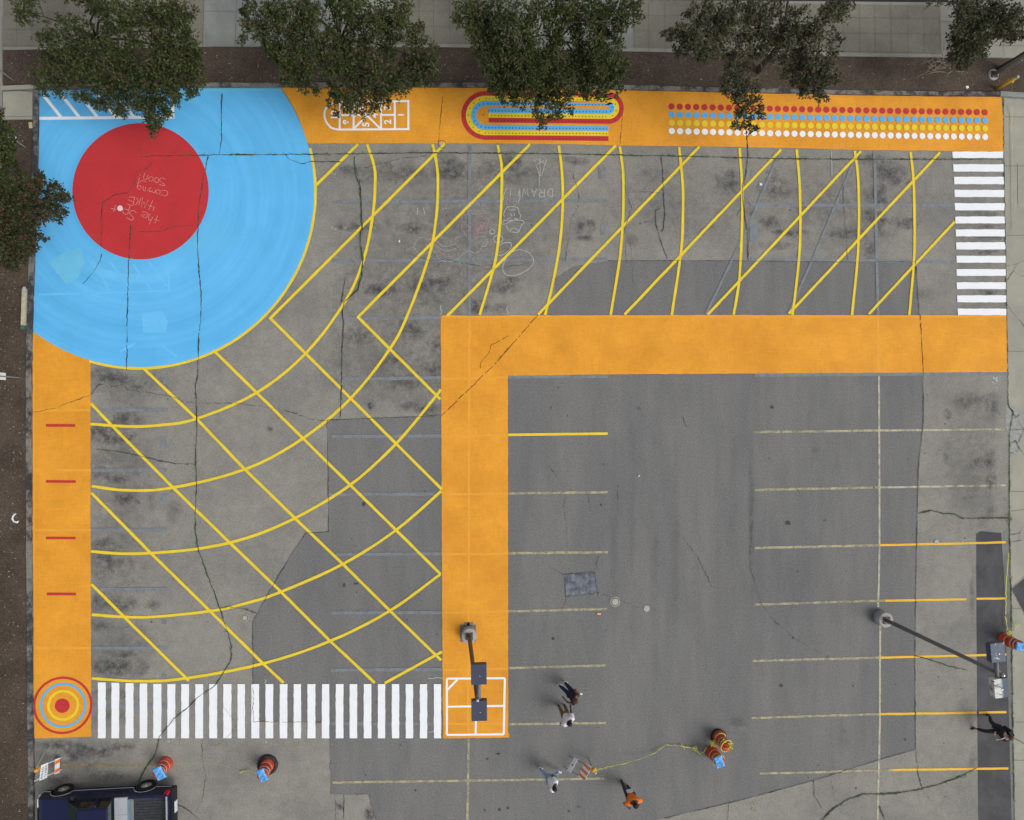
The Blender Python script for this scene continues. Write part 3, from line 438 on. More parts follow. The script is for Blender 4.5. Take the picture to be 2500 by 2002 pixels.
# ---------------- cracks ----------------
CR=[([(339,382),(383,380),(451,379),(487,379),(536,377.6),(600,377.6),(756,376.6),(814,376),(1022,372.7),(1217,374),(1395,376),(1492,378),(1622,380),(1736,383),(1800,385),(1962,388),(2125,388.6),(2287,388.6),(2449,388)],3.4,'m'),
([(541.6,229),(540.6,292),(540.6,341),(535,376.6)],3.2,'c'),([(508,381.5),(501.6,412),(493.5,448),(485,503),(483,550),(482,610),(487,675),(492,727),(490,779),(485,818),(484,866)],3.2,'c'),
([(484,866),(482,918),(477,944),(480,999),(480.5,1040),(477,1122),(480,1187),(476.6,1246),(476.6,1301),(484,1340),(501.6,1392),(519.5,1437),(537,1486),(547,1518),(558.6,1552),(565,1578),(563,1614),(545.5,1643),(526,1672.5),(480.5,1705),(454.5,1731),(425,1753.7),(389.6,1799),(380,1841),(354,1877),(337.7,1909.5)],3.2,'m'),
([(372,396),(357,412),(331,420.5),(328.6,445),(312,471),(282.5,474),(250,495),(247,536),(248,561),(247,603)],2.6,'c'),([(247,620),(245,636),(227,665),(201,694)],2,'c'),([(320,551),(315,610),(312,707),(310,792),(310,870),(308,905)],3,'c'),([(472,550),(428.6,552),(390,565),(340,566)],1.8,'c'),
([(219,964),(188,977),(159,986.5),(136,996),(78,1008)],1.5,'h'),([(221,964),(242,938),(269.5,944),(302,938),(312,951),(373,960.5),(415.6,967),(448,981.6),(480.5,983),(590,986),(687.7,999.5),(720,1009),(762,1025.5),(798,1026)],1.6,'h'),
([(798,1026),(830,1024),(1000,1018),(1080,1013)],1.6,'c'),([(1080,1013),(1160,936),(1208,889),(1313,769)],2.2,'g'),([(1241,820),(1199,843),(1195,860),(1175,885),(1171,905)],1.5,'g'),([(1075,430),(1073,312),(1081,236)],.1,'h'),
([(1071,350),(1073,312),(1081,236)],1.6,'g'),([(1514,350),(1517,310),(1521,275)],1.4,'g'),([(2246,770),(2249,800),(2252,860),(2254,909)],2.2,'g'),
([(234,1096),(292,1103),(341,1112.6),(389.6,1125.6),(428.6,1132),(475.6,1133.7)],2.2,'m'),([(798.7,1025),(801,1155),(802,1297.6),(746,1302),(713.6,1349.6),(665,1431),(626,1502),(617,1520),(617.5,1600),(618,1762)],1.7,'c'),([(618,1762),(700,1763),(803,1763)],1.5,'g'),([(803,1763),(806,1850),(807,1939)],1.3,'h'),([(537,1486),(558,1481),(600.6,1487.6),(626.6,1497)],2.,'m'),
([(864.6,383),(868,425),(879,454.5),(882.5,519.5),(884,560),(881,561),(879,593.6),(885.7,632.6),(882.5,675),(872.7,707),(840,736.5)],5,'m'),([(840,736.5),(836,762.5),(838.6,791.7),(835,853),(834,934.5),(831,1020)],3.4,'c'),([(843.5,675),(838.6,701),(834,736.5)],3.4,'c'),([(860,385),(875,430),(884,480)],1.5,'h'),
([(697,376.6),(707,389.6),(736,400),(762,394.5),(801,394.5),(834,396)],2.6,'c'),([(1058,360),(1038,380),(983,386),(925,399),(890,410)],1.5,'h'),([(986,616),(1051,636),(1087,632.6),(1136,644),(1171,649)],1.7,'c'),([(1178,657),(1217,657),(1246,649),(1291.6,644)],1.5,'h'),
([(1404.5,380),(1399.7,432),(1414,471),(1411,506.5),(1395,532.5),(1380,640)],1.4,'h'),([(1528,389.6),(1524.7,454.5),(1541,503),(1537,526),(1525,560),(1530,640)],1.5,'h'),([(1614,383),(1619,422),(1619,464),(1623.7,519.5),(1619,560),(1615.6,566)],2.6,'c'),([(1612,509),(1601,512.5),(1601,545),(1612,584),(1628.6,631)],2.2,'c'),
([(1823,328),(1826.6,373),(1821.8,422),(1812,451),(1813.6,487),(1823,560),(1825,561),(1826.6,610),(1827,636)],3.,'c'),([(1812,505),(1800,525),(1811,540)],1.3,'h'),([(1817,482),(1838,505),(1830,530)],1.3,'h'),([(2058,415.6),(2058,487),(2063,535.7),(2069.5,636)],1.6,'h'),([(1485,636),(1700,636),(1830,637),(2040,639),(2236,639)],1.6,'c'),([(1524,470),(1570,468),(1610,470)],1.2,'h'),([(1560,545),(1600,540)],1.2,'h'),([(1540,590),(1545,700)],1.,'h'),
([(2236,639),(2245,770)],1.8,'c'),([(2254,909),(2255,990),(2254,1040),(2243,1140),(2240,1250),(2236,1450),(2234,1620),(2236,1830),(2242,1890),(2250,1920)],1.9,'c'),([(2236,1830),(2144,1856),(1987,1906),(1800,1956),(1622,1998)],1.6,'c'),
([(2243,1254),(2274,1246),(2303,1254),(2332.5,1255.5),(2348.7,1265),(2391,1265),(2462,1265)],3.6,'m'),([(2233,1601),(2271,1611),(2319.5,1627),(2361.7,1636)],3,'m'),([(2002,2008),(2034,1974.5),(2069.5,1952),(2108,1939),(2173,1938),(2238,1929),(2300,1913),(2352,1893),(2384,1875.5)],4,'m'),([(1986.7,1906),(1988,1942),(2008,1974)],1.8,'c'),([(2147,1968),(2160,2004)],2.6,'m'),([(1779.5,1961),(1777,2004)],2,'c'),
([(2450,236),(2451,370),(2453,480),(2456,640),(2458,769),(2461,909),(2461.5,980)],2.4,'c'),([(2461.5,980),(2464,995),(2474,1005),(2469,1030),(2465,1057),(2465,1180)],2.6,'m'),([(2465,1180),(2465,1285),(2467,1380),(2469,1447),(2471,1600),(2473,1750),(2477,2004)],3,'m'),
([(1339.6,1135),(1369,1181),(1380,1210),(1375,1236),(1383.4,1285),(1385,1343),(1393,1374)],1.1,'h'),([(1654.5,1301),(1671,1317),(1700,1356),(1719.5,1392),(1739,1434)],1.2,'h'),([(1463,1330),(1460,1366),(1451.6,1392)],1.1,'h'),([(1861.7,1478),(1891,1517),(1936,1555.6),(2001,1594.6)],1.3,'h'),([(1838,1270),(1830,1380),(1845,1430),(1861,1478)],1.3,'h'),([(1666,1010),(1675,1042)],1.2,'h'),([(1438,1206),(1439,1247)],1.1,'h'),([(1508,1185),(1509,1255)],1.1,'h'),([(1380,1456),(1381,1470),(1370,1490)],1.1,'h'),([(1340,1383),(1377,1403)],1.1,'h'),([(1457,1447),(1490,1457),(1560,1483)],1.1,'h'),([(1377,1403),(1452,1396),(1460,1455)],1.4,'c'),([(1377,1403),(1381,1457),(1452,1449)],1.4,'c'),
([(493.5,1805.6),(493.5,1848),(501.6,1896.5),(496.8,1945),(477,1984)],1.3,'h'),([(425,1961.5),(454.5,1974),(487,2002)],1.8,'c'),([(540,1720),(580,1770),(540,1815),(493,1830)],1.,'h'),([(818,1940),(819,2004)],1.1,'h'),([(840,1940),(839,2004)],2.,'c'),([(808,1939),(899,1939),(917,2004)],1.2,'h'),([(1384,1960),(1400,2000)],1.,'h'),
([(2459,649),(2485,644),(2500,636)],1.5,'c'),([(2459,684.5),(2475,662),(2482,649)],1.3,'c'),([(2475,662),(2510,680)],1.2,'h'),([(2459,744.6),(2500,795),(2530,830)],1.3,'c'),([(2470,1000),(2480,1020),(2490,1012)],1.4,'c'),([(2474,1005),(2500,1050),(2484,1085),(2500,1110)],1.3,'c'),([(2466,1085),(2480,1075),(2489,1095),(2476,1108),(2466,1098)],1.3,'c'),([(2465,1050),(2500,1048)],1.2,'c'),([(2469,1305),(2490,1302),(2497,1285)],1.3,'c'),([(2470,1323),(2495,1319)],1.1,'c'),([(2488,1302),(2488,1320)],1.1,'c'),([(2474,1800),(2500,1815)],1.3,'c'),([(2240,1930),(2246,1960)],1.,'h'),([(2028,1900),(2040,1960),(2060,1990)],.9,'h')]
fc,fm,fh,fg=Flat(0.0710,.0001),Flat(0.0760,.0001),Flat(0.0705,.0001),Flat(0.0735,.0001)
for pts,wd,k in CR:
    if wd<.5: continue
    {'c':fc,'m':fm,'h':fh,'g':fg}[k].rib(pts,wd*(.72 if k in 'cm' else .9),step=.10,jit=.018 if k!='h' else .028,wv=.5,gap={'c':.012,'m':.0,'h':.08,'g':.12}[k])
fc.make('cracks',M['crack'],lot);fm.make('mossy_cracks',M['moss'],lot);fh.make('hairline_cracks',M['hair'],lot)
s=N('crack_in_paint');fg.make('painted_over_cracks',s.out((.17,.08,.02),.9),lot)
# ---------------- kerbs, beds, pavements ----------------
def bank(name,px,z,mat,parent=None,seg=1):
    """extruded outline standing on the ground; px traced at its top"""
    v=[];n=len(px)
    for p in px: v.append(G(p[0],p[1],z))
    for p in px: q=G(p[0],p[1],z);v.append((q[0],q[1],-.05))
    # outline must run anticlockwise in world
    A_=sum(v[i][0]*v[(i+1)%n][1]-v[(i+1)%n][0]*v[i][1] for i in range(n));f=[list(range(n)) if A_>0 else list(range(n))[::-1]]
    for i in range(n): f.append([i,(i+1)%n,n+(i+1)%n,n+i] if A_<0 else [i,n+i,n+(i+1)%n,(i+1)%n])
    return pydata(name,v,f,mat,parent)
def strip(name,line,w0,w1,z,mat,side):
    """kerb: line = lot-side edge (px), w = width px"""
    jl=[]
    for i in range(len(line)-1):
        for k in range(6):
            t=k/6;jl.append((line[i][0]*(1-t)+line[i+1][0]*t,line[i][1]*(1-t)+line[i+1][1]*t))
    jl.append(line[-1]);o=[(p[0]+side[0]*(w0+random.uniform(-.6,.6)),p[1]+side[1]*(w0+random.uniform(-.6,.6))) for p in jl];i_=[(p[0]+random.uniform(-.5,.5),p[1]+random.uniform(-.4,.4)) for p in jl]
    return bank(name,i_+o[::-1],z,mat)
k=strip('kerb',[(80,216),(300,214),(500,211.5),(700,211),(1000,211),(1200,211),(1300,214),(1530,217),(1700,221),(1860,225),(2100,230),(2300,232.5),(2445,233.5)],9.5,9,.14,M['kerb'],(0,-1));tag(k,kind='structure')
k=strip('kerb',[(92.5,219),(92,300),(90,406),(85,560),(84,594),(80,707),(77,811),(75.5,900),(75.5,1000),(76,1300),(78,1600),(78,1705),(81,1860),(81,2002),(84,2200)],12.5,12,.14,M['kerb'],(-1,0));tag(k,kind='structure')
k=bank('kerb',[(2443,222),(2530,228),(2530,240),(2443,234)],.16,M['concrete_grey']);tag(k,kind='structure')
k=bank('kerb',[(-40,211),(79,206.5),(82,216),(-40,222)],.16,M['concrete']);tag(k,kind='structure')
bed=bank('mulch_bed',[(5,122),(300,118),(497,114),(800,115),(1087,115),(1300,119),(1512,125),(1650,128),(1860,132),(2050,138),(2326,142),(2700,147),(2700,214),(2530,228),(2443,221),(2300,222),(2100,220),(1860,215),(1700,211),(1530,207.5),(1300,204.5),(1200,201.5),(700,201.5),(500,202),(300,204.5),(82,206),(5,207.5)],.09,M['mulch']);tag(bed,kind='structure')
bed=bank('mulch_bed',[(-900,292),(78,291),(77.5,406),(72,560),(67,707),(64.5,811),(63,900),(63,1000),(63.5,1300),(65.5,1705),(68.5,1860),(68.5,2002),(71,2300),(-900,2300)],.09,M['mulch']);tag(bed,kind='structure')
wk=bank('walkway',[(-900,-700),(3400,-700),(3400,145),(2326,140),(2050,137),(1860,131),(1512,124.5),(1087,114.5),(497,113.5),(300,117.5),(6,121.5),(5.5,208),(4,300),(-4,500),(-900,500)],.13,M['walk']);tag(wk,kind='structure')
tp=Flat(.134);tp.poly([(7,-300),(497,-300),(497,108),(300,110),(160,113),(7,115)]);tp.poly([(960,-300),(1190,-300),(1200,106),(1087,107),(960,107)]);tp.poly([(1548,1),(1900,6),(2000,120),(1860,122),(1660,118),(1548,115)]);tp.poly([(1900,8),(2294,13),(2297,132),(2050,127),(1900,124)])
tp.make('tan_paving',M['tan'],wk)
tp=Flat(.138);tp.poly([(500,-300),(958,-300),(958,107),(700,111),(500,113)]);tp.poly([(1202,-300),(1545,-300),(1546,116),(1512,124),(1300,118),(1202,114)]);tp.make('grey_paving',M['concrete_grey'],wk)
jt=Flat(.142)
for x in (41,79,117,156,195,233,272,311,350,389,428,466): jt.rib([(x,-20),(x-1,113)],.55)
for y in (32,72,112): jt.rib([(7,y),(497,y-2)],.55)
for x in (984,1023,1058,1097,1136,1175): jt.rib([(x,-20),(x+1,106)],.55)
for y in (27,65,106): jt.rib([(960,y),(1195,y)],.55)
for x in (1583,1623,1663,1703,1743,1783,1823,1863,1903,1940,1977,2017,2059,2098,2136,2175,2216,2255): jt.rib([(x,8),(x+2,131)],.55)
for y,y2 in ((37,45),(75,83),(116,130)): jt.rib([(1549,y),(1900,(y+y2)/2),(2295,y2)],.55)
for a in [[(498.5,-20),(495,113)],[(578,-20),(574,112)],[(500,27),(958,27)],[(1547,0),(1547.5,116)],[(2295,12),(2298,133)],[(2296,52),(2330,53)],[(2333,53),(2700,60)],[(5.5,40),(5.5,200)],[(1370,-20),(1372,120)],[(1202,45),(1545,47)],[(2430,110),(2520,112)],[(2450,80),(2452,140)]]: jt.rib(a,.8)
jt.make('paving_joints',M['joint'],wk)
s=N('planter_soil');pl=Flat(.144).poly([(1560,-120),(2400,-120),(2313,5),(2200,4.5),(1968,2.5),(1560,0)]);tag(pl.make('planter_bed',s.out((.028,.027,.03),.9)),kind='structure')
pd=bank('concrete_pad',[(7,224),(45,222),(79,226),(79,285),(79,291),(7,292)],.13,M['concrete']);tag(pd,kind='structure')
jt=Flat(.134);jt.rib([(8,285.5),(79,284)],1);jt.make('paving_joints',M['joint'],pd)
sw=Flat(.004).poly([(2449,236),(3400,236),(3400,2900),(2560,2900),(2479,2002),(2473,1750),(2471,1600),(2469,1447),(2465,1285),(2464,1057),(2462,980),(2459,769),(2455,560),(2451,383)]).make('sidewalk',M['concrete']);tag(sw,kind='structure')
Flat(.0075).poly([(2447,1301),(2464,1285),(2468,1447),(2470,1600),(2472,1750),(2476.5,2002),(2483,2300),(2474,2300),(2471,2002),(2465,1767),(2457,1540),(2455,1447)]).make('gutter',M['gutter'],lot)
jt=Flat(.009)
for a in [[(2451,285),(2600,287)],[(2452.6,405),(2600,405)],[(2459,575),(2600,573)],[(2461,858),(2600,855)],[(2467,1200),(2600,1200)],[(2466,1248),(2600,1232)],[(2470,1485),(2500,1485)],[(2473,1763),(2600,1763)],[(2474,1856),(2600,1856)],[(2484,400),(2485,500)]]: jt.rib(a,1.2,step=.1,jit=.006)
jt.make('paving_joints',M['joint'],sw)
s=N('spalled');c=s.mix(s.ramp(s.noise(5,4,.7),.4,.6),(.27,.28,.29),(.36,.36,.33));Flat(.008).poly([(2457,990),(2466,983),(2480,998),(2492,1015),(2500,1048),(2490,1082),(2482,1106),(2464,1108),(2463,1060),(2456,1040)]).make('broken_concrete',s.out(c,.9),sw)
Flat(.0085).poly([(2469,1438),(2505,1408),(2560,1378),(2600,1500),(2560,1590),(2500,1496)]).make('dark_patch',M['asphalt_black'],sw)
Flat(.0079).rib([(2467,1438),(2504,1405),(2560,1374)],4,step=.1,jit=.01).make('dirt_edge',M['oldorange'],sw)
Flat(.0082).rib([(2469,1440),(2500,1498),(2558,1592)],3,step=.1,jit=.01).make('dirt_edge',M['oldorange'],sw)
# ---------------- mesh builders ----------------
def tube(bm,P,R,n=8,cap=True,mi=0):
    """tapered tube through points P with radii R"""
    P=[Vector(p) for p in P];rings=[];up=Vector((0,0,1));pn=None
    for i,p in enumerate(P):
        d=(P[min(i+1,len(P)-1)]-P[max(i-1,0)]).normalized()
        if pn is None:
            a=up if abs(d.dot(up))<.9 else Vector((1,0,0));n1=(a-d*a.dot(d)).normalized()
        else: n1=(pn-d*pn.dot(d)).normalized()
        pn=n1;n2=d.cross(n1);rr=R[i] if isinstance(R,(list,tuple)) else R
        rings.append([bm.verts.new(p+n1*rr*math.cos(k*2*math.pi/n)+n2*rr*math.sin(k*2*math.pi/n)) for k in range(n)])
    for a,b in zip(rings,rings[1:]):
        for k in range(n):
            f=bm.faces.new((a[k],a[(k+1)%n],b[(k+1)%n],b[k]));f.material_index=mi;f.smooth=n>5
    if cap:
        for q in (rings[0][::-1],rings[-1]): f=bm.faces.new(q);f.material_index=mi
def hexa(bm,c,mi=0):
    """8 corners: bottom 4 anticlockwise, top 4"""
    v=[bm.verts.new(p) for p in c]
    for q in ((3,2,1,0),(4,5,6,7),(0,1,5,4),(1,2,6,5),(2,3,7,6),(3,0,4,7)): bm.faces.new([v[i] for i in q]).material_index=mi
def box(bm,x0,x1,y0,y1,z0,z1,mi=0,t=0.):
    hexa(bm,[(x0,y0,z0),(x1,y0,z0),(x1,y1,z0),(x0,y1,z0),(x0+t,y0+t,z1),(x1-t,y0+t,z1),(x1-t,y1-t,z1),(x0+t,y1-t,z1)],mi)
def lathe(bm,prof,n=28,mi=0,c=(0,0),caps=True):
    rings=[[bm.verts.new((c[0]+r*math.cos(k*2*math.pi/n),c[1]+r*math.sin(k*2*math.pi/n),z)) for k in range(n)] for r,z in prof]
    for a,b in zip(rings,rings[1:]):
        for k in range(n): f=bm.faces.new((a[k],a[(k+1)%n],b[(k+1)%n],b[k]));f.material_index=mi;f.smooth=True
    if caps: bm.faces.new(rings[0][::-1]).material_index=mi;bm.faces.new(rings[-1]).material_index=mi
def ball(bm,c,r,s=(1,1,1),rot=None,u=12,v=8,mi=0):
    m=Matrix.Translation(c)@(rot.to_matrix().to_4x4() if rot else Matrix.Identity(4))@Matrix.Diagonal((s[0]*r,s[1]*r,s[2]*r,1))
    g=bmesh.ops.create_uvsphere(bm,u_segments=u,v_segments=v,radius=1,matrix=m)
    for x in g['verts']:
        for f in x.link_faces: f.smooth=True;f.material_index=mi
def fin(name,bm,mat,parent=None,bev=0.):
    if bev:
        bmesh.ops.bevel(bm,geom=[e for e in bm.edges if e.is_manifold and e.calc_face_angle(0)>.5],offset=bev,segments=2,affect='EDGES',profile=.6)
    bmesh.ops.recalc_face_normals(bm,faces=bm.faces);me=bpy.data.meshes.new(name);bm.to_mesh(me);bm.free();return link(name,me,mat,parent)
def BM(): return bmesh.new()
# ---------------- trees ----------------
def leafmat(name,a,b,c):
    s=N(name);at=s.n('ShaderNodeAttribute');at.attribute_name='tint'
    sp=at.outputs['Fac'];x=s.mix(s.ramp(sp,0,.6),a,b);x=s.mix(s.ramp(sp,.78,.95),x,c)
    s.b.inputs['Specular IOR Level'].default_value=.22;s.out(x,.6)
    tr=s.n('ShaderNodeBsdfTranslucent');s.l(x,tr.inputs[0]);ms=s.n('ShaderNodeMixShader');ms.inputs[0].default_value=.18
    s.l(s.b.outputs[0],ms.inputs[1]);s.l(tr.outputs[0],ms.inputs[2]);s.l(ms.outputs[0],s.t.nodes['Material Output'].inputs[0]);return s.m
M['leaf']=leafmat('oak_leaves',(.022,.038,.012),(.078,.094,.032),(.11,.088,.052))
M['leaf2']=leafmat('dull_oak_leaves',(.028,.038,.018),(.086,.092,.044),(.135,.115,.085))
M['leaf3']=leafmat('russet_oak_leaves',(.022,.038,.013),(.060,.070,.026),(.10,.056,.034))
M['bark']=surf('bark',(.055,.045,.035),.9,.3,9,col2=(.09,.08,.065));M['twig']=surf('dry_twig',(.24,.20,.155),.9,.2,9)
def leaves(name,cl,per,mat,parent,size=.105,brown=.12):
    """cl: list of world (x,y,z,r); leaf sprigs gathered in every clump"""
    C=[];
    for (x,y,z,r) in cl:
        m=max(3,int(per*r*r*(1+.4*(r<.25))*random.uniform(.55,1.35)));ct=random.random()
        for _ in range(m):
            d=RNG.normal(size=3);d/=np.linalg.norm(d);q=RNG.random()**.45*r*(1.3 if RNG.random()<.10 else 1.);C.append((x+d[0]*q,y+d[1]*q,z+d[2]*q*.75,.55*ct+.45*RNG.random()))
    C=np.array(C);k=7;n=len(C)*k;base=np.repeat(C[:,:3],k,0);tb=np.repeat(C[:,3],k)
    axis=RNG.normal(size=(len(C),3))*.6+np.array([0,0,.5]);ax=np.repeat(axis,k,0)
    dr=RNG.normal(size=(n,3))+ax*.6;dr/=np.linalg.norm(dr,axis=1)[:,None]
    sz=size*RNG.uniform(.6,1.25,n)
    p0=base+dr*(sz*.25)[:,None];p2=base+dr*(sz*1.25)[:,None]
    nr=RNG.normal(size=(n,3))*.75+np.array([0,0,1.1]);sd_=np.cross(dr,nr);sd_/=np.linalg.norm(sd_,axis=1)[:,None]+1e-9
    mid=base+dr*(sz*.75)[:,None];w_=(sz*.27)[:,None];p1=mid+sd_*w_;p3=mid-sd_*w_;p1[:,2]+=.006
    V=np.stack([p0,p1,p2,p3],1).reshape(-1,3).astype(np.float32)
    me=bpy.data.meshes.new(name);me.vertices.add(n*4);me.vertices.foreach_set('co',V.ravel());me.loops.add(n*4);me.loops.foreach_set('vertex_index',np.arange(n*4,dtype=np.int32))
    me.polygons.add(n);me.polygons.foreach_set('loop_start',np.arange(0,n*4,4,dtype=np.int32));me.polygons.foreach_set('loop_total',np.full(n,4,dtype=np.int32));me.update(calc_edges=True)
    t=np.clip(tb*.55+RNG.random(n)*.3,0,.75);t=np.where(np.repeat(RNG.random(len(C))<brown,k),.85+RNG.random(n)*.15,t)
    at=me.attributes.new('tint','FLOAT','POINT');at.data.foreach_set('value',np.repeat(t,4).astype(np.float32))
    return link(name,me,mat,parent)
def tree(label,base,cl_px,hfun,extra,mat,brown=.12,per=330,bare=None,size=.115,fork=2.3):
    bx,by,_=G(base[0],base[1],.1)
    t=thing('tree',label,'tree',(bx,by,0),0,'trees planted round the lot')
    cl=[]
    for (x,y,r) in cl_px:
        h=hfun(x,y)+random.uniform(-.35,.35);g=G(x,y,h);rr=r*(H-h)/F
        cl.append((g[0]-bx,g[1]-by,h,rr))
        if rr>.3 : cl.append((g[0]-bx+random.uniform(-.1,.1),g[1]-by-.25,h-rr*.9,rr*.8))
    cl+=extra
    for _ in range(12): cl.append((random.uniform(-1.3,1.3),random.uniform(-.6,1.6),random.uniform(3.6,5.6),.5))
    leaves('crown',cl,per,mat,t,size,brown)
    bm=BM();tube(bm,[(0,0,0),(.03,.02,.9),(-.02,.05,fork)],[.17,.13,.11],10);fin('trunk',bm,M['bark'],t)
    bm=BM();big=[c for c in cl if c[3]>.3];random.shuffle(big);limbs=[]
    for c in big[:11]:
        e_=Vector(c[:3]);s_=Vector((-.02,.05,fork-.1));m1=s_.lerp(e_,.35)+Vector((0,0,.45));m2=s_.lerp(e_,.7)+Vector((random.uniform(-.2,.2),random.uniform(-.2,.2),.3))
        tube(bm,[s_,m1,m2,e_],[.055,.04,.022,.01],6,mi=0);limbs+=[m1,m2,e_]
    for c in cl:
        if random.random()<.6:
            e_=Vector(c[:3]);s_=min(limbs,key=lambda q:(q-e_).length)
            if 1.7>(s_-e_).length>.05:
                m=s_.lerp(e_,.5)+Vector((random.uniform(-.1,.1),random.uniform(-.1,.1),.05))
                tube(bm,[s_,m,e_],[.022,.015,.006],5,mi=0)
            for _ in range(2):
                d=Vector((random.uniform(-1,1),random.uniform(-1,1),random.uniform(-.2,.8)))*c[3]*.9;tube(bm,[e_,e_+d*.5+Vector((0,0,.03)),e_+d],[.008,.006,.003],4,cap=False,mi=1)
    fin('branches',bm,[M['bark'],M['twig']],t)
    if bare:
        bm=BM()
        for P_,h0,h1 in bare:
            n=len(P_);Q=[Vector(G(p[0],p[1],h0+(h1-h0)*i/(n-1)))-Vector((bx,by,0)) for i,p in enumerate(P_)]
            tube(bm,Q,[.032*(1-.75*i/(n-1)) for i in range(n)],5)
            for i in range(1,n):
                for _ in range(2):
                    d=(Q[i]-Q[i-1]).normalized();s2=Vector((-d.y,d.x,random.uniform(-.2,.3)))*random.choice((-1,1));e_=Q[i]+(d*.9+s2*.7).normalized()*random.uniform(.25,.55)
                    tube(bm,[Q[i],Q[i].lerp(e_,.5)+Vector((0,0,.03)),e_],[.012,.009,.004],4,cap=False)
        fin('bare_branches',bm,M['twig'],t)
    return t
def cz(L,ox,oy,k): return [(ox+a/k,oy+b/k,r/k) for a,b,r in L]
def hT(x,y): return 2.6+3.6*max(0,1-max(0,y)/290)
def ext(n,cx,sp): # the far half of each crown, beyond the frame
    return [(random.uniform(-sp,sp),random.uniform(2.0,3.6),random.uniform(3.5,6.8),random.uniform(.4,.7)) for _ in range(n)]
T1=[(180,440,90),(330,460,110),(480,330,110),(590,230,70),(430,230,50),(260,290,40),(700,330,110),(650,500,180),(150,850,110),(300,650,130),(500,650,120),(500,800,170),(350,950,120),(220,1000,70),(700,700,180),(900,900,180),(950,650,180),(1000,420,130),(950,150,100),(850,60,80),(1150,130,150),(1200,300,130),(1350,100,150),(1500,100,120),(1600,250,170),(1700,100,150),(1850,100,130),(1850,300,150),(1950,200,80),(2020,100,40),(1950,450,130),(1600,500,130),(1350,500,90),(1200,700,180),(1400,850,180),(1600,700,180),(1800,650,180),(2000,700,130),(2060,850,100),(1900,900,150),(1700,1000,170),(1500,1050,150),(1300,1050,150),(1100,1050,130),(900,1080,100),(700,1050,90),(600,1150,50),(240,1110,50),(760,1160,60),(850,1230,60),(950,1250,70),(1080,1220,110),(1150,1320,50),(1300,1180,100),(1450,1250,110),(1600,1250,110),(1780,1100,80),(1830,1200,40),(1700,1350,60),(1500,1400,100),(1600,1450,80),(1520,1530,60),(1530,1610,40),(1960,1120,40),(2070,600,60)]
T2=[(340,100,40),(400,60,60),(380,200,70),(420,280,70),(330,350,40),(480,200,80),(560,100,90),(520,320,90),(620,40,80),(650,250,60),(700,120,90),(750,230,80),(620,400,90),(800,60,90),(850,180,90),(900,90,90),(950,250,90),(960,100,70),(800,330,90),(700,450,90),(850,450,100),(1000,400,100),(720,600,80),(800,620,80),(900,560,80),(900,700,60),(870,790,45),(980,800,45),(700,700,40),(1100,300,80),(1150,200,60),(1200,60,60),(1300,40,60),(1400,60,90),(1300,200,80),(1200,380,90),(1150,500,110),(1100,620,90),(1130,750,70),(1150,830,60),(1300,480,110),(1400,350,100),(1500,200,110),(1600,60,110),(1750,60,80),(1700,150,90),(1600,250,90),(1800,280,80),(1890,220,50),(1880,320,60),(1600,400,100),(1700,330,50),(1900,450,110),(2000,430,60),(2000,560,80),(1950,630,70),(1800,600,110),(1880,700,50),(1700,700,90),(1740,780,35),(1600,650,110),(1500,560,90),(1450,680,110),(1300,700,100),(1250,600,90),(1600,790,60),(1500,820,80),(1350,830,90),(1250,850,80)]
T2b=[(400,150,150),(350,350,90),(200,320,60),(230,430,50),(330,560,80),(420,640,55),(800,180,150),(1000,150,150),(850,420,90),(780,560,50),(960,560,60),(950,680,50),(1060,590,35),(1180,560,45),(1200,420,55),(1400,150,160),(1500,320,100),(1490,440,55),(1400,370,55),(1300,250,70),(1830,80,45),(620,330,90)]
T3=[(170,100,80),(280,60,100),(400,100,110),(550,80,120),(700,80,110),(850,120,110),(1000,80,90),(300,230,90),(420,220,110),(330,350,80),(280,280,50),(350,430,60),(550,250,120),(700,250,120),(850,280,110),(480,380,110),(620,420,120),(760,420,110),(900,420,90),(1060,200,80),(1130,260,80),(1050,130,60),(1150,60,60),(1250,80,80),(1300,180,80),(1320,280,60),(1350,360,60),(1280,390,45),(1450,80,110),(1600,80,120),(1750,80,120),(1880,60,80),(1900,170,70),(1820,220,50),(1450,220,100),(1560,200,80),(1600,320,90),(1720,300,80),(1740,420,50),(1500,380,110),(1350,460,80),(1150,400,60),(1050,470,90),(500,520,110),(400,560,90),(350,500,60),(650,560,130),(800,580,130),(950,600,120),(1100,580,110),(1250,560,110),(1400,540,120),(1550,520,120),(1680,540,100),(1780,620,70),(1700,680,90),(1720,790,70),(1740,860,40),(1600,680,110),(1450,680,120),(1300,680,110),(1150,700,110),(1000,720,110),(850,720,120),(700,700,120),(560,680,90),(520,760,80),(480,860,50),(600,800,100),(720,820,110),(850,830,90),(1000,830,100),(1120,830,80),(1250,840,80),(1400,830,90),(1550,820,90),(1650,800,60),(580,930,50),(600,1000,30),(680,930,50),(710,1010,35),(820,960,55),(800,1050,28),(940,1000,50),(960,920,80),(1080,950,70),(1060,1050,80),(1150,1020,60),(1240,1070,45),(1130,1110,45),(920,1110,50),(960,1170,60),(980,1230,40),(1220,920,40),(1540,930,38),(1700,940,30),(1400,900,45),(1300,890,45)]
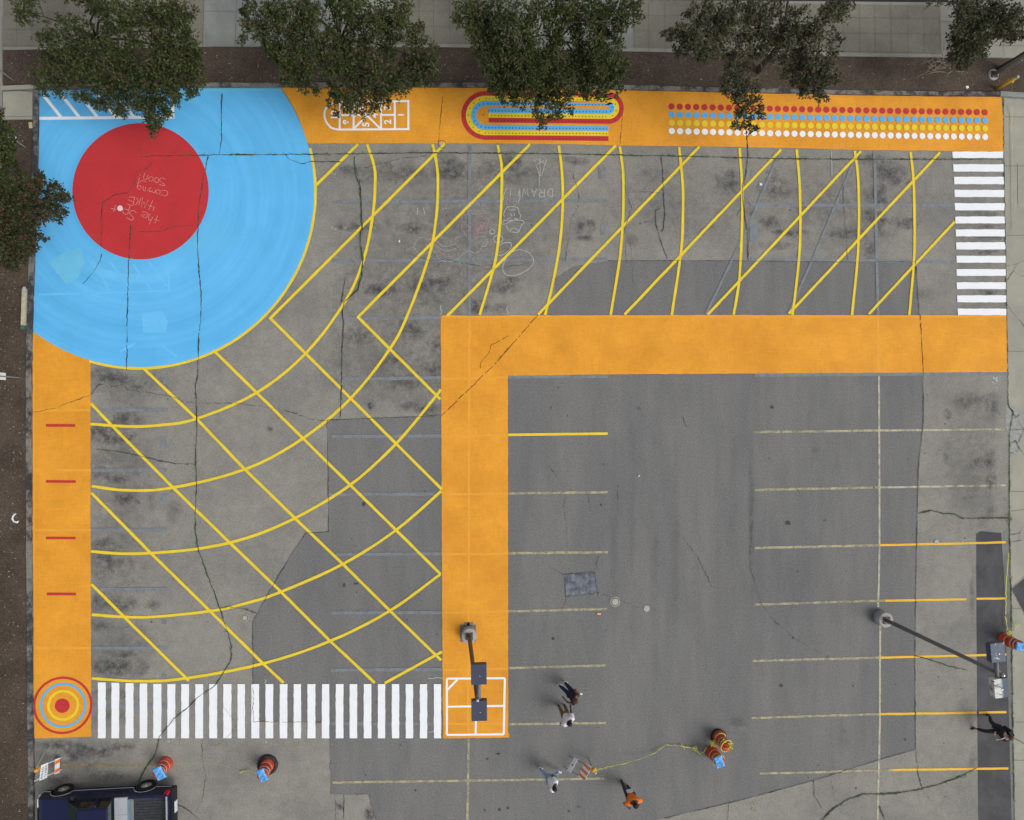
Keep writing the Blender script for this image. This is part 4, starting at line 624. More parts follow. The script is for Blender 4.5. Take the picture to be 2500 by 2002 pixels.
T4=[(80,350,40),(150,370,60),(220,330,80),(330,300,100),(300,420,100),(330,530,70),(430,380,110),(420,250,90),(340,150,50),(420,80,70),(550,80,90),(600,200,110),(550,380,110),(480,500,90),(520,600,50),(700,100,110),(800,200,120),(850,60,110),(700,300,110),(720,450,110),(650,540,80),(1000,100,110),(1150,60,100),(1280,60,70),(1000,250,120),(1150,200,110),(1250,150,70),(900,380,110),(1050,420,100),(1200,350,110),(1350,250,90),(1450,150,70),(1550,120,50),(1450,300,110),(1600,280,100),(1750,220,90),(1840,160,50),(1880,320,45),(1850,400,80),(1930,430,40),(1700,400,110),(1550,420,110),(1400,450,90),(1250,500,90),(1100,560,70),(950,540,80),(820,600,90),(850,750,110),(780,850,100),(720,920,50),(950,700,70),(900,900,110),(1000,880,80),(1050,950,70),(1400,600,80),(1550,580,90),(1700,560,100),(1850,560,80),(1500,740,90),(1420,660,90),(1340,640,60),(1650,720,110),(1800,720,100),(1880,820,70),(1750,850,110),(1600,860,100),(1550,950,50),(1700,940,60),(1750,1010,45),(1810,1030,30),(1710,1080,22),(900,1000,65),(860,1080,45),(950,1080,80),(1050,1060,70),(1100,1120,50),(900,1200,70),(840,1290,45),(820,1330,30),(1000,1220,60),(1100,1220,50),(980,1310,55),(1050,1360,45),(900,1330,45),(980,1400,32)]
T5=[(460,60,60),(600,40,130),(620,200,120),(470,420,60),(600,450,130),(560,600,120),(560,760,120),(700,300,150),(750,120,150),(900,150,170),(850,350,170),(800,520,170),(750,700,150),(650,850,130),(850,850,130),(950,780,120),(1000,650,150),(1050,450,170),(1100,250,170),(1150,100,170),(1300,150,150),(1300,350,170),(1350,500,120),(1200,560,100),(1450,300,170),(1500,500,120),(1450,600,90),(1350,660,50),(1480,660,50),(1550,150,150),(1640,350,100),(1600,580,60),(600,980,110),(750,980,100),(620,1070,70),(1000,900,80),(700,1080,60),(100,80,40),(250,50,40),(300,75,35)]
LL=[(30,380,100),(130,400,50),(40,220,70),(80,300,60),(10,120,50),(50,500,80),(60,620,70),(40,740,80),(-100,300,160),(-120,500,160),(-80,650,120),(90,420,60)]
L1=[(200,700,45),(230,780,90),(340,800,70),(400,700,30),(400,760,55),(100,850,80),(120,950,120),(280,900,120),(430,850,90),(520,800,50),(580,850,60),(470,950,100),(600,930,60),(660,930,50),(40,1050,120),(200,1080,120),(350,1050,90),(450,1080,70),(560,1060,70),(640,1080,35),(480,1140,50),(580,1150,35),(380,1180,35),(100,1200,120),(260,1220,90),(30,1350,120),(150,1380,100),(270,1330,80),(330,1290,50),(400,1320,38),(440,1330,22),(350,1410,22),(200,1500,70),(80,1520,90),(130,1600,50),(230,1560,40),(20,1480,90),(-100,900,160),(-150,1100,180),(-120,1350,170),(-60,1000,150),(280,860,60)]
tree('dense green tree hanging over the white parking hatching',(300,166),cz(T1,60,0,4.9),hT,ext(14,0,3),M['leaf'],.10)
tree('wide dark tree overhanging the hopscotch court',(850,168),cz(T2,500,0,3.593)+[(x,y,r*.74) for x,y,r in cz(T2b,780,210,8.983)],hT,ext(14,0,3.3),M['leaf'],.16)
tree('densest dark tree hanging over the peg board lanes',(1340,168),cz(T3,1080,0,3.9926),hT,ext(14,0,3.2),M['leaf'],.12)
zb=lambda L:[(1600+a/4.312,b/4.312) for a,b in L]
tree('greyish tree with bare pale branches above the coloured dots',(1850,172),cz(T4,1600,0,4.312),hT,ext(14,0,3),M['leaf2'],.24,300,
 bare=[(zb([(1090,660),(1000,650),(930,700),(860,830)]),2.6,3.4),(zb([(1060,640),(1010,640),(930,640),(850,690)]),2.8,3.6),(zb([(1000,620),(1015,560),(1020,480)]),3,4),(zb([(930,635),(890,590),(820,585)]),3.2,4),(zb([(1115,670),(1125,760),(1075,825)]),2.6,3.2),(zb([(1125,790),(1150,860),(1220,935)]),2.8,3.),(zb([(1200,670),(1290,720),(1320,800),(1325,900)]),2.7,3.3),(zb([(1290,720),(1350,680),(1420,640)]),2.9,3.6),(zb([(1290,740),(1275,830)]),2.8,3.),(zb([(1350,620),(1400,570),(1470,530),(1560,560)]),3,4),(zb([(1470,530),(1430,480),(1400,470)]),3.8,4.3),(zb([(760,415),(840,370),(900,335),(1000,345)]),4.8,5.4),(zb([(840,370),(850,450),(870,540)]),4.9,4.6),(zb([(1130,740),(1180,720),(1250,720)]),2.8,3.),(zb([(1400,400),(1440,460),(1470,520)]),4.5,4.2)])
tree('tree in the top right corner beside the tall lamp post',(2440,170),cz(T5,2250,0,6.644),lambda x,y:2.4+3*max(0,1-max(0,y)/150),ext(10,0,3),M['leaf2'],.16)
hL=lambda x,y:3.0+2.6*max(0,1-max(0,x)/170)
tree('green tree cut off by the left edge beside the pale concrete pad',(5,365),cz(LL,0,250,4.0158),hL,[(random.uniform(-4,-2),random.uniform(-2,2),random.uniform(3.5,6),.6) for _ in range(10)],M['leaf'],.05)
tree('russet green tree reaching over the left edge of the blue paint',(20,560),cz(L1,0,250,4.0158),hL,[(random.uniform(-4.5,-2.5),random.uniform(-2.5,2.5),random.uniform(3.5,6),.6) for _ in range(14)],M['leaf3'],.32)
# fallen dry branches
t=thing('dry_branch','pile of pale dry fallen branches on the mulch beside the corner tree','branch',G(2290,158,.09))
bm=BM();b0=Vector(t.location)
for _ in range(26):
    a=Vector(G(random.uniform(2262,2335),random.uniform(142,178),.1+random.random()*.35))-b0;d=Vector((random.uniform(-1,1),random.uniform(-.6,.6),random.uniform(-.1,.2))).normalized()*random.uniform(.3,1.1)
    s2=Vector((-d.y,d.x,0))*.3*random.choice((-1,1));tube(bm,[a,a+d*.4+s2*.3,a+d],[.018,.013,.005],5,cap=False);tube(bm,[a+d*.4+s2*.3,a+d*.6+s2],[.009,.004],4,cap=False)
fin('twigs',bm,M['twig'],t)
# ---------------- street furniture ----------------
M['steel_dark']=surf('dark_painted_steel',(.17,.17,.175),.5,.1,3);M['steel_brown']=surf('brown_painted_steel',(.12,.085,.07),.5,.15,4);M['steel_grey']=surf('grey_steel',(.24,.245,.25),.5,.1,4)
M['fix']=surf('lamp_housing_navy',(.048,.056,.095),.45,.06,2);s=N('lamp_housing_peeling')
c=s.mix(s.ramp(s.noise(5,6,.8,(3.2,.7,1),vec=s.pos(True)),.50,.60),(.045,.065,.11),(.60,.60,.56));sx=s.n('ShaderNodeSeparateXYZ');s.l(s.pos(True),sx.inputs[0]);c=s.mix(s.mul(s.ramp(s.noise(4,6,.75,(2.6,.8,1)),.42,.50),s.ramp(sx.outputs[1],.08,-.02)),(.045,.065,.11),(.60,.60,.56));M['fix_peel']=s.out(c,.5)
s=N('lamp_housing_spotted');c=s.mix(s.ramp(s.noise(7,4,.7,vec=s.pos(True)),.61,.66),(.06,.09,.135),(.5,.52,.5));M['fix_spot']=s.out(c,.5)
M['conc_base']=surf('pedestal_concrete',(.40,.40,.39),.9,.12,3,col2=(.31,.31,.31));M['glass']=surf('lens_glass',(.5,.5,.48),.2,.02,1)
M['bolt']=surf('bright_bolt',(.6,.6,.6),.35,.05,5,metal=.6);M['yw']=surf('wire_yellow',(.6,.6,.1),.6)
def lamp(label,base,hb,rb,top,ht,heads,mp,extra=None,mats=('fix','fix')):
    b=Vector(G(*base,0));T=Vector(G(*top,ht));t=thing('lamp_post',label,'lamp post',b,0,'lamp posts')
    if hb:
        bm=BM();lathe(bm,[(rb,0),(rb,hb-.03),(rb-.03,hb)],32);fin('pedestal',bm,M['conc_base'],t)
        bm=BM();box(bm,-.16,.16,-.16,.16,hb+.002,hb+.04,t=.01);
        for i in (-1,1):
            for j in (-1,1): lathe(bm,[(.022,hb+.04),(.022,hb+.11)],8,c=(.12*i,.12*j))
        fin('base_plate',bm,M['steel_brown'],t)
    bm=BM();tube(bm,[(0,0,hb),(0,0,ht)],[.095,.075],14);fin('pole',bm,mp,t)
    bm=BM();lathe(bm,[(.06,ht),(.05,ht+.05),(.02,ht+.07)],12);fin('pole_cap',bm,M['bolt'],t)
    if heads:
        a0,a1=[Vector(G(*h,ht+.05))-b for h in heads];d=(a1-a0).normalized();n=Vector((-d.y,d.x,0))
        bm=BM();tube(bm,[(a0.x,a0.y,ht-.1),(a1.x,a1.y,ht-.1)],.075,6);tube(bm,[(0,0,ht-.1),((a0.x+a1.x)/2,(a0.y+a1.y)/2,ht-.1)],.06,6);fin('cross_arm',bm,M['steel_dark'],t)
        for q,mm in zip((a0,a1),mats):
            h=bpy.data.objects.new('lamp_head',None);bm=BM();box(bm,-.35,.35,-.27,.27,-.19,.03)
            o=fin('lamp_head',bm,M[mm],t,.012);o.location=(q.x,q.y,ht+.0);o.rotation_euler=(0,0,math.atan2(d.y,d.x))
            bm=BM();box(bm,-.28,.28,-.21,.21,-.215,-.192);fin('lens',bm,M['glass'],o)
            bm=BM();lathe(bm,[(.02,.031),(.015,.05)],10,c=(.05,.03));fin('sensor',bm,M['bolt'],o)
    return t
lamp('brown lamp post with two square heads standing on the orange band',(1144.5,1545),.45,.34,(1170,1696.6),6.75,[(1169.4,1647.6),(1170.3,1736.5)],M['steel_brown'])
lamp('dark grey lamp post with peeling square heads near the right edge',(2146,1506),.5,.35,(2446,1640),6.65,[(2438,1594),(2446,1681)],M['steel_dark'],mats=('fix_spot','fix_peel'))
t=lamp('pale grey lamp post rising from the mulch in the top right corner',(2421,185),.14,.26,(2650,40),6.7,None,M['steel_grey'])
bm=BM();box(bm,.06,.14,-.10,.10,1.15,1.5);fin('junction_box',bm,M['steel_dark'],t,.01)
Flat(0.0515).poly([(1123,1525),(1133,1525),(1133,1519),(1155,1519),(1155,1525),(1162,1525),(1162,1566),(1123,1567)]).make('unpainted_patch',M['asphalt_dark'],lot)
# yellow bollard
t=thing('bollard','yellow steel bollard wrapped in tape beside the corner lamp post','bollard',G(2433,217,.09))
M['yb']=surf('yellow_gloss_paint',(.62,.38,.03),.45,.15,5,col2=(.50,.33,.05));bm=BM();lathe(bm,[(.085,0),(.085,1.08)],16);fin('post',bm,M['yb'],t);bm=BM();lathe(bm,[(.087,1.08),(.075,1.13),(.03,1.16)],16);fin('cap',bm,M['conc_base'],t)
s=N('caution_tape');M['tape']=s.out(s.mix(s.ramp(s.noise(14,1),.66,.68),(.70,.68,.06),(.12,.12,.02)),.45)
def ribbon3(bm,P,w_,tw=1.):
    P=[Vector(p) for p in P];a=random.random()*6;prev=None
    for i,p in enumerate(P):
        d=(P[min(i+1,len(P)-1)]-P[max(i-1,0)]).normalized();n=Vector((-d.y,d.x,0)).normalized();u=d.cross(n);a+=random.uniform(-tw,tw);o=(n*math.cos(a)+u*math.sin(a))*w_/2
        if p.z-abs(o.z)<.06: o.z=0
        c=(bm.verts.new(p+o),bm.verts.new(p-o))
        if prev: bm.faces.new((prev[0],prev[1],c[1],c[0]))
        prev=c
def knot(bm,c,r,n,w_):
    for _ in range(n):
        P=[Vector(c)+Vector((random.uniform(-r,r),random.uniform(-r,r),random.uniform(-r*.4,r*.6))) for _ in range(4)];Q=[]
        for i in range(3):
            for k in range(4): Q.append(P[i].lerp(P[i+1],k/4))
        for q in Q: q.z=max(q.z,.09)
        ribbon3(bm,Q,w_,.6)
bm=BM();knot(bm,(.0,0,.75),.11,5,.04);fin('tape_wrap',bm,M['tape'],t)
def sub(P,n=5):
    Q=[]
    for a,b in zip(P,P[1:]):
        for k in range(n): Q.append(Vector(a).lerp(Vector(b),k/n)+Vector((random.uniform(-.02,.02),random.uniform(-.02,.02),random.uniform(-.01,.01))))
    return Q+[Vector(P[-1])]
bm=BM();P=[G(2471,196,.75),G(2471,232,.3),G(2471,276,.09),G(2473,400,.085),G(2475,560,.085)];ribbon3(bm,sub(P,10),.025,.15);o=fin('caution_tape',bm,M['tape']);tag(o,'thin yellow caution tape trailing down the sidewalk from the yellow bollard','caution tape')
# sign posts on the left
def sign(label,base,h,plate,yaw):
    t=thing('sign_post',label,'sign post',G(*base,.09),yaw,'sign posts along the left bed');bm=BM();box(bm,-.03,.03,-.02,.02,0,h);fin('post',bm,M['steel_grey'],t)
    if plate: bm=BM();box(bm,.022,.03,-.15,.15,h-.42,h+.02);fin('sign_plate',bm,surf('sign_face',(.66,.72,.74),.4,.05,3),t,.003)
sign('bare grey steel post in the top left mulch',(31,196),2.4,False,0);sign('small white sign on a grey post half hidden by leaves',(62,359),1.15,True,-.5);sign('small white sign on a grey post at the left edge',(48,922),1.35,True,0)
t=thing('wooden_post','cream wooden post with a green end lying against the left kerb','post',G(61,750,.12),math.radians(88))
bm=BM();box(bm,-.80,.80,-.075,.075,-.02,.13);fin('timber',bm,surf('cream_paint',(.52,.46,.33),.7,.2,6,col2=(.40,.36,.28)),t,.01);bm=BM();box(bm,-.98,-.802,-.078,.078,-.022,.135);fin('green_end',bm,surf('green_paint',(.05,.13,.09),.6),t,.01)
bm=BM();box(bm,.4,.86,-.09,.02,.132,.16);fin('bracket',bm,M['conc_base'],t)
# utility covers
def cover(label,px,py,r,ringr=None):
    t=thing('utility_cover',label,'utility cover',G(px,py,0),0,'round utility covers');bm=BM();lathe(bm,[(r,.0),(r,.066),(r-.01,.072)],28);fin('lid',bm,surf('iron_lid',(.42,.41,.38),.7,.1,14,col2=(.36,.35,.33)),t)
    if ringr: bm=BM();lathe(bm,[(ringr,0),(ringr,.046)],28);fin('collar',bm,surf('collar_concrete',(.33,.32,.28),.9,.15,9),t);bm=BM();lathe(bm,[(r+.035,.047),(r+.035,.050)],28);fin('gap_ring',bm,M['joint'],t)
    t.scale=(1,1,.35)
cover('small round pale cover beside the crack left of the lattice end',598,1508.5,.105,.17);cover('largest round pale cover with a ring near the end of a stall line',1502,1469,.15,.235);cover('plain round pale cover right of the ringed cover',1578.5,1485.5,.14);cover('round pale cover on the amber stall line at the right',2286,1323,.115)
# drums
s=N('drum_orange');M['drum']=s.out(s.mix(s.ramp(s.noise(2.2,3,vec=s.pos(True)),.4,.6),(.50,.05,.02),(.66,.085,.03)),.45)
M['drum2']=surf('drum_faded_orange',(.72,.20,.10),.5,.1,3);M['refl']=surf('reflective_band',(.62,.52,.44),.35,.08,4);M['rubber']=surf('black_rubber',(.022,.022,.028),.8,.25,5,col2=(.05,.05,.055))
def drum(label,px,py,rot=0,ringr=0,faded=False,h=.95):
    t=thing('traffic_drum',label,'traffic drum',G(px,py,0),rot,'orange and white traffic drums')
    R=lambda z:.285-.055*z
    bm=BM();pr=[(.305,.02),(.305,.10),(R(.1),.12)]
    for a,b in ((.12,.32),(.32,.34),(.44,.46),(.46,.62),(.62,.64),(.74,.76),(.76,.95)): pr+=[(R(a)+(.012 if a in (.34,) else 0),a),(R(b),b)]
    pr=[(.305,.0),(.305,.09),(.285,.11),(R(.30),.30),(R(.30)-.008,.31),(R(.45)-.008,.45),(R(.46),.46),(R(.60),.60),(R(.60)-.008,.61),(R(.75)-.008,.75),(R(.76),.76),(R(.93),.93),(R(.93)-.03,.975),(.12,.985),(.118,1.0)];pr=[(a_,b_*h) for a_,b_ in pr]
    lathe(bm,pr,28);fin('drum_body',bm,M['drum2'] if faded else M['drum'],t)
    for a,b in ((.315,.375),(.62,.68),(.80,.86)) if not faded else ((.315,.375),(.62,.68)):
        bm=BM();lathe(bm,[(R(a)+.006,a*h),(R(b)+.006,b*h)],28,caps=False);fin('reflective_band',bm,M['refl'],t)
    bm=BM();box(bm,-.14,.14,-.015,.015,1.0*h,1.0*h+.08,t=.012);fin('handle',bm,M['drum2'] if faded else M['drum'],t,.006)
    if ringr: bm=BM();lathe(bm,[(.31,.0),(ringr-.02,.0),(ringr,.03),(ringr-.02,.10),(.36,.13),(.31,.10)],32,caps=False);fin('base_ring',bm,M['rubber'],t)
    return t
d1=drum('orange drum left of the truck tail with a blue bag on top',405.4,1863.5,h=.84);d2=drum('orange drum in a wide black rubber ring right of the truck',653.7,1866,0,.46);d3=drum('taped orange drum, rear one of the pair, with no blue bag',1752.7,1797,0,.355);d4=drum('taped orange drum, front one of the pair, under a blue bag',1738,1836)
d5=drum('red orange drum at the right edge beside the lamp post',2449,1560)
bl_=N('bag_blue');M['bag']=bl_.out(bl_.mix(bl_.ramp(bl_.noise(4,3,vec=bl_.pos(True)),.35,.65),(.085,.33,.75),(.16,.47,.90)),.5);M['bagink']=surf('bag_print',(.05,.14,.45),.6)
def bag(label,px,py,z,L,Wd,ang,tilt=0):
    t=thing('blue_bag',label,'bag',G(px,py,z),ang,'light blue bags on the drums')
    bm=BM();n=14;g={}
    for top in (1,-1):
        for i in range(n+1):
            for j in range(n+1):
                if top==-1 and (i in(0,n) or j in(0,n)): g[(top,i,j)]=g[(1,i,j)];continue
                u,v=i/n*2-1,j/n*2-1;e_=max(0,(1-u*u)*(1-v*v))**.45
                pin=1-.10*(1-abs(u*v));x=u*L/2*(1-.06*(1-v*v) if abs(u)>.99 else 1)*(1);y=v*Wd/2*(1-.08*(1-u*u))
                zz_=top*.055*e_+.014*math.sin(u*9+v*4)*e_*(top>0)+.01*math.sin(v*11-u*3)*(top>0)*e_;g[(top,i,j)]=bm.verts.new((x,y,zz_))
    for top in (1,-1):
        for i in range(n):
            for j in range(n):
                q=[g[(top,i,j)],g[(top,i+1,j)],g[(top,i+1,j+1)],g[(top,i,j+1)]]
                if len(set(q))<3: continue
                f=bm.faces.new(q if top>0 else q[::-1]);f.smooth=True
    fin('bag_body',bm,M['bag'],t)
    bm=BM()
    def zt(u,v): e_=max(0,(1-u*u)*(1-v*v))**.45;return .055*e_+.014*math.sin(u*9+v*4)*e_+.01*math.sin(v*11-u*3)*e_+.006
    P=[]
    for k in range(21):
        a=k*2*math.pi/20;u=.35+.42*math.cos(a);v=.62*math.sin(a);P.append(Vector((u*L/2,v*Wd/2,zt(u,v))))
    for a,b in zip(P,P[1:]): 
        c=Vector((.35*L/2,0,P[0].z));ia=a.lerp(c,.12);ib=b.lerp(c,.12);ia.z=a.z+.001;ib.z=b.z+.001;bm.faces.new([bm.verts.new(q) for q in (a,b,ib,ia)])
    for k in (-.3,0,.3):
        Q=[]
        for m in range(7): u=.35+k*.8;v=-.42+.14*m;Q.append(Vector((u*L/2,v*Wd/2,zt(u,v))))
        for a,b in zip(Q,Q[1:]): bm.faces.new([bm.verts.new(q) for q in (a+Vector((-.006,0,0)),b+Vector((-.006,0,0)),b+Vector((.006,0,0)),a+Vector((.006,0,0)))])
    fin('printed_oval',bm,M['bagink'],t);t.rotation_euler=(0,tilt,ang);return t
bag('light blue bag on the drum left of the truck tail',389,1888,.93,.60,.42,math.radians(-66),.1);bag('light blue bag on the drum in the wide rubber ring',640,1893,1.03,.60,.36,math.radians(-69),.1);bag('light blue bag without a clear print on the front taped drum',1756,1860,1.03,.58,.42,math.radians(-72),.08);bag('light blue bag at the right edge of the photo',2494,1579,1.03,.58,.42,math.radians(-8),.05)
# tapes
def tapeobj(label,P,knots=(),w_=.05,n=6,tw=.5):
    bm=BM();SP=sub(P,n);ribbon3(bm,SP,w_,tw);w_>.02 and tube(bm,SP,.011,4,cap=False)
    for c,r,k in knots: knot(bm,c,r,k,w_*.6)
    return tag(fin('caution_tape',bm,M['tape']),label,'caution tape',None)
tapeobj('yellow caution tape stretched from the tipped barricade to the pair of drums',[G(1456,1881,.95),G(1476,1875,.8),G(1524,1864,.5),G(1563,1854,.3),G(1599,1838,.15),G(1625,1819,.1),G(1667,1822,.1),G(1697,1828,.12),G(1704,1836,.1),G(1710,1841,.1),G(1719,1836,.3),G(1726,1824,.5)],[(G(1695,1827,.12),.14,4),(G(1606,1838,.14),.13,1),(G(1665,1823,.12),.16,2),(G(1480,1877,.5),.16,1)],.035,6,1.1)
bm=BM()
for c,r,k in [(G(1742,1816,.3),.16,8),(G(1783,1822,1.05),.15,8),(G(1766,1806,.9),.14,3)]: knot(bm,c,r,k,.028)
for dd,zz_ in ((d3,.55),(d3,.9),(d4,.5),(d4,.72),(d3,.2)):
    c=dd.location;ribbon3(bm,[(c.x+.29*math.cos(a*.35+zz_),c.y+.29*math.sin(a*.35+zz_),zz_+.12*math.sin(a*.35)) for a in range(19)],.030,.1)
tag(fin('caution_tape',bm,M['tape']),'tangled yellow caution tape wound round the pair of drums','caution tape')
tapeobj('short yellow tape end tied to the drum in the rubber ring',[G(586,1885,.07),G(600,1883,.08),G(616,1879,.2),G(628,1884,.5)],[(G(588,1885,.1),.05,2)],.04)
bm=BM();knot(bm,G(2466,1547,.4),.14,5,.03);ribbon3(bm,sub([G(2454,1505,.12),G(2459,1530,.12),G(2464,1545,.4)],6),.04);ribbon3(bm,sub([G(2470,1500,.12),G(2475,1535,.15),G(2466,1547,.4)],6),.04);ribbon3(bm,sub([G(2495,1520,.12),G(2466,1547,.4)],6),.03);ribbon3(bm,sub([G(2463,1350,.1),G(2457,1430,.1),G(2455,1500,.1)],8),.03,.1);tag(fin('caution_tape',bm,M['tape']),'yellow caution tape knotted at the drum by the right edge','caution tape')
tapeobj('thin pale tape line running from the left drum along the ground',[G(408,1869,.4),G(440,1864,.09),G(487,1863,.09),(G(540,1866,.09)),G(586,1885,.09)],(),.012,8,.1)
# barricades
M['bar_white']=surf('white_plastic',(.72,.76,.78),.45,.04,4);M['bar_orange']=surf('orange_sheeting',(.80,.19,.04),.4,.05,4);M['wood']=surf('weathered_rail',(.22,.14,.11),.8,.2,8);M['amber']=surf('amber_lens',(.85,.33,.02),.3,.05,5);M['ink']=surf('black_lettering',(.03,.03,.035),.6)
def barricade(label,fl,fr,tl,tr,bl2,br2,panels,rail,light):
    o_=Vector(((fl[0]+tr[0])/2,(fl[1]+tr[1])/2,0));t=thing('barricade',label,'barricade',o_,0,'folding traffic barricades')
    fl,fr,tl,tr,bl2,br2=[Vector(p)-o_ for p in (fl,fr,tl,tr,bl2,br2)]
    for nm,a,b in (('front_leg',fl,tl),('front_leg',fr,tr),('rear_leg',bl2,tl),('rear_leg',br2,tr)):
        bm=BM();e_=b+(Vector((0,0,.04)) if 'rear' in nm else Vector((0,0,0)));tube(bm,[a,e_],.019,4);fin(nm,bm,rail,t)
    W_=(tr-tl).normalized();nrm=(tl-fl).normalized().cross(W_);nrm=nrm if nrm.z>0 else -nrm
    for t0,t1,kind in panels:
        a=fl.lerp(tl,t0)-W_*.06;b=fr.lerp(tr,t0)+W_*.06;c=fr.lerp(tr,t1)+W_*.06;d=fl.lerp(tl,t1)-W_*.06
        bm=BM();n1=nrm*.022;n2=nrm*.042;hexa(bm,[a+n1,b+n1,c+n1,d+n1,a+n2,b+n2,c+n2,d+n2]);pn=fin('panel',bm,M['bar_white'],t);n3=nrm*.045
        q=lambda u,v:(a.lerp(b,u)).lerp(d.lerp(c,u),v)+n3
        if kind=='stripes':
            bm=BM()
            for k in range(3):
                u=.02+k*.34;bm.faces.new([bm.verts.new(p) for p in (q(u,0),q(u+.17,0),q(min(1,u+.32),1),q(u+.15,1))])
            fin('stripes',bm,M['bar_orange'],pn)
        elif kind=='two':
            bm=BM()
            for u in (.08,.66): bm.faces.new([bm.verts.new(p) for p in (q(u,0),q(u+.24,0),q(u+.28,1),q(u+.04,1))])
            fin('stripes',bm,M['bar_orange'],pn)
        elif kind=='words':
            bm=BM()
            for row,txt in ((.60,'ROAD'),(.14,'CLOSED')):
                n=len(txt)
                for i,ch in enumerate(txt):
                    for st in GL.get(ch,GL.get({'C':'O'}.get(ch,ch),[])):
                        if ch=='C': st=st[1:5][::1]
                        Pq=[q(1-(.10+.80*(i+x*.75)/n),row+y*.26) for x,y in st]
                        for p1,p2 in zip(Pq,Pq[1:]):
                            dd=(p2-p1).normalized().cross(nrm)*.009;bm.faces.new([bm.verts.new(v_) for v_ in (p1+dd,p2+dd,p2-dd,p1-dd)])
            fin('lettering',bm,M['ink'],pn)
        elif kind=='mark':
            bm=BM();c0=q(.5,.5);ux=(b-a).normalized();uy=(d-a).normalized()
            for r0,r1 in ((.028,.045),(0,.02)):
                for k in range(12):
                    a1,a2=k*math.pi/6,(k+1)*math.pi/6;pp=[c0+(ux*math.cos(x_)+uy*math.sin(x_))*r_ for x_,r_ in ((a1,r0),(a2,r0),(a2,r1),(a1,r1))]
                    bm.faces.new([bm.verts.new(v_) for v_ in (pp if r0 else [c0+nrm*.0005,pp[3],pp[2]])])
            fin('emblem',bm,M['ink'],pn)
    L0=Vector(light)-o_;bm=BM();ball(bm,L0,.085,(1,1,.9),u=14,v=9);fin('warning_light',bm,M['amber'],t);bm=BM();box(bm,L0.x-.07,L0.x+.07,L0.y-.05,L0.y+.05,L0.z-.22,L0.z-.06);fin('light_housing',bm,M['yb'],t,.01)
barricade('white barricade with worded sign panel above the parked truck',G(151.6,1849.4,0),G(151.6,1878.5,0),G(90,1875,1.05),G(86.4,1905.8,1.05),G(108,1838,0),G(106,1872,0),[(.12,.31,'two'),(.59,.87,'words')],M['bar_white'],G(88,1881,1.15))
barricade('barricade with orange striped top panel and amber light in mid lot',G(1391,1847,0),G(1376.5,1872.5,0),G(1446,1874.5,1.0),G(1430,1903,1.0),G(1436,1850,0),G(1420,1878,0),[(.20,.37,'mark'),(.68,1.0,'stripes')],M['wood'],G(1449,1881,1.1))
bm=BM();knot(bm,G(1452,1881,1.0),.13,6,.03);tag(fin('caution_tape',bm,M['tape']),'yellow caution tape bunched round the amber light of the striped barricade','caution tape')
# litter
def chip(name,label,px,py,sx,sy,a,mat,z=.022,cat='litter'):
    bm=BM();box(bm,-sx,sx,-sy,sy,0,.02);o=fin(name,bm,mat,None,.003);o.location=G(px,py,z);o.rotation_euler=(0,.08,a);return tag(o,label,cat)
wp=surf('white_paper',(.75,.77,.78),.7)
chip('paper_scrap','square white paper scrap among the lattice lines at upper right',1857,450,.055,.055,.2,wp);chip('paper_scrap','tiny white scrap left of the chalk clouds',975,589,.03,.05,.1,wp);chip('paper_scrap','thin white scrap on bare asphalt in mid lot',1560,1162,.06,.018,.8,wp,.02)
chip('orange_scrap','small orange scrap below the ringed utility cover',1462,1498.5,.09,.035,-.15,M['amber'],.02);chip('paper_scrap','blue white scrap on the mulch near the corner lamp post',2361,213,.07,.06,.4,wp,.10)
chip('wood_scrap','cream wooden scrap on the mulch by the pale concrete pad',75,306,.07,.13,.1,surf('scrap_cream',(.5,.42,.26),.8),.10)
bm=BM();P=[G(a,b,.11) for a,b in Z(0,960,[(120,905),(100,920),(92,945),(105,965),(130,970),(140,960)])];tube(bm,P,[.03,.035,.04,.035,.05,.02],6);tag(fin('crumpled_rag',bm,wp),'curved white rag lying on the left mulch bed','rag')
# specks on the mulch as bark pieces
bm=BM()
for _ in range(520):
    x,y=(random.uniform(10,2440),random.uniform(128,200)) if random.random()<.6 else (random.uniform(0,60),random.uniform(300,2000));g=G(x,y,.095);r=random.uniform(.008,.022);a=random.random()*6;L=random.uniform(1,2.6)
    bm.faces.new([bm.verts.new((g[0]+r*L*math.cos(a+k)*1,g[1]+r*math.sin(a+k),g[2]+.004)) for k in (0,1.57,3.14,4.7)])
o=fin('wood_chips',bm,surf('pale_chips',(.34,.32,.28),.9,.4,2),None);tag(o,'pale wood chips scattered over the mulch beds','wood chips',None,'stuff')
# weeds along cracks
M['weed']=surf('weed_green',(.12,.22,.025),.7,.3,6,col2=(.06,.12,.02));bm=BM()
def tuft(px,py,n,r):
    g=Vector(G(px,py,0))
    for _ in range(n):
        a=random.random()*6.28;q=random.random()*r;b_=g+Vector((math.cos(a)*q,math.sin(a)*q,0));l=random.uniform(.04,.13);d=Vector((math.cos(a+random.uniform(-1,1)),math.sin(a+random.uniform(-1,1)),.7))*l;s_=Vector((-d.y,d.x,0)).normalized()*.007
        bm.faces.new([bm.verts.new(v_) for v_ in (b_+s_,b_-s_,b_+d)])
tuft(2463,1263,60,.22);tuft(2459,1275,20,.14)
for pts,wd,k in CR:
    if k=='m':
        for a,b in zip(pts,pts[1:]):
            ln=math.dist(a,b)
            for _ in range(int(ln/6)):
                q=random.random()
                if random.random()<.45: tuft(a[0]+(b[0]-a[0])*q,a[1]+(b[1]-a[1])*q+random.uniform(-1,1),5,.04)
tag(fin('weeds',bm,M['weed']),'green weeds sprouting along the asphalt cracks','weeds',None,'stuff')
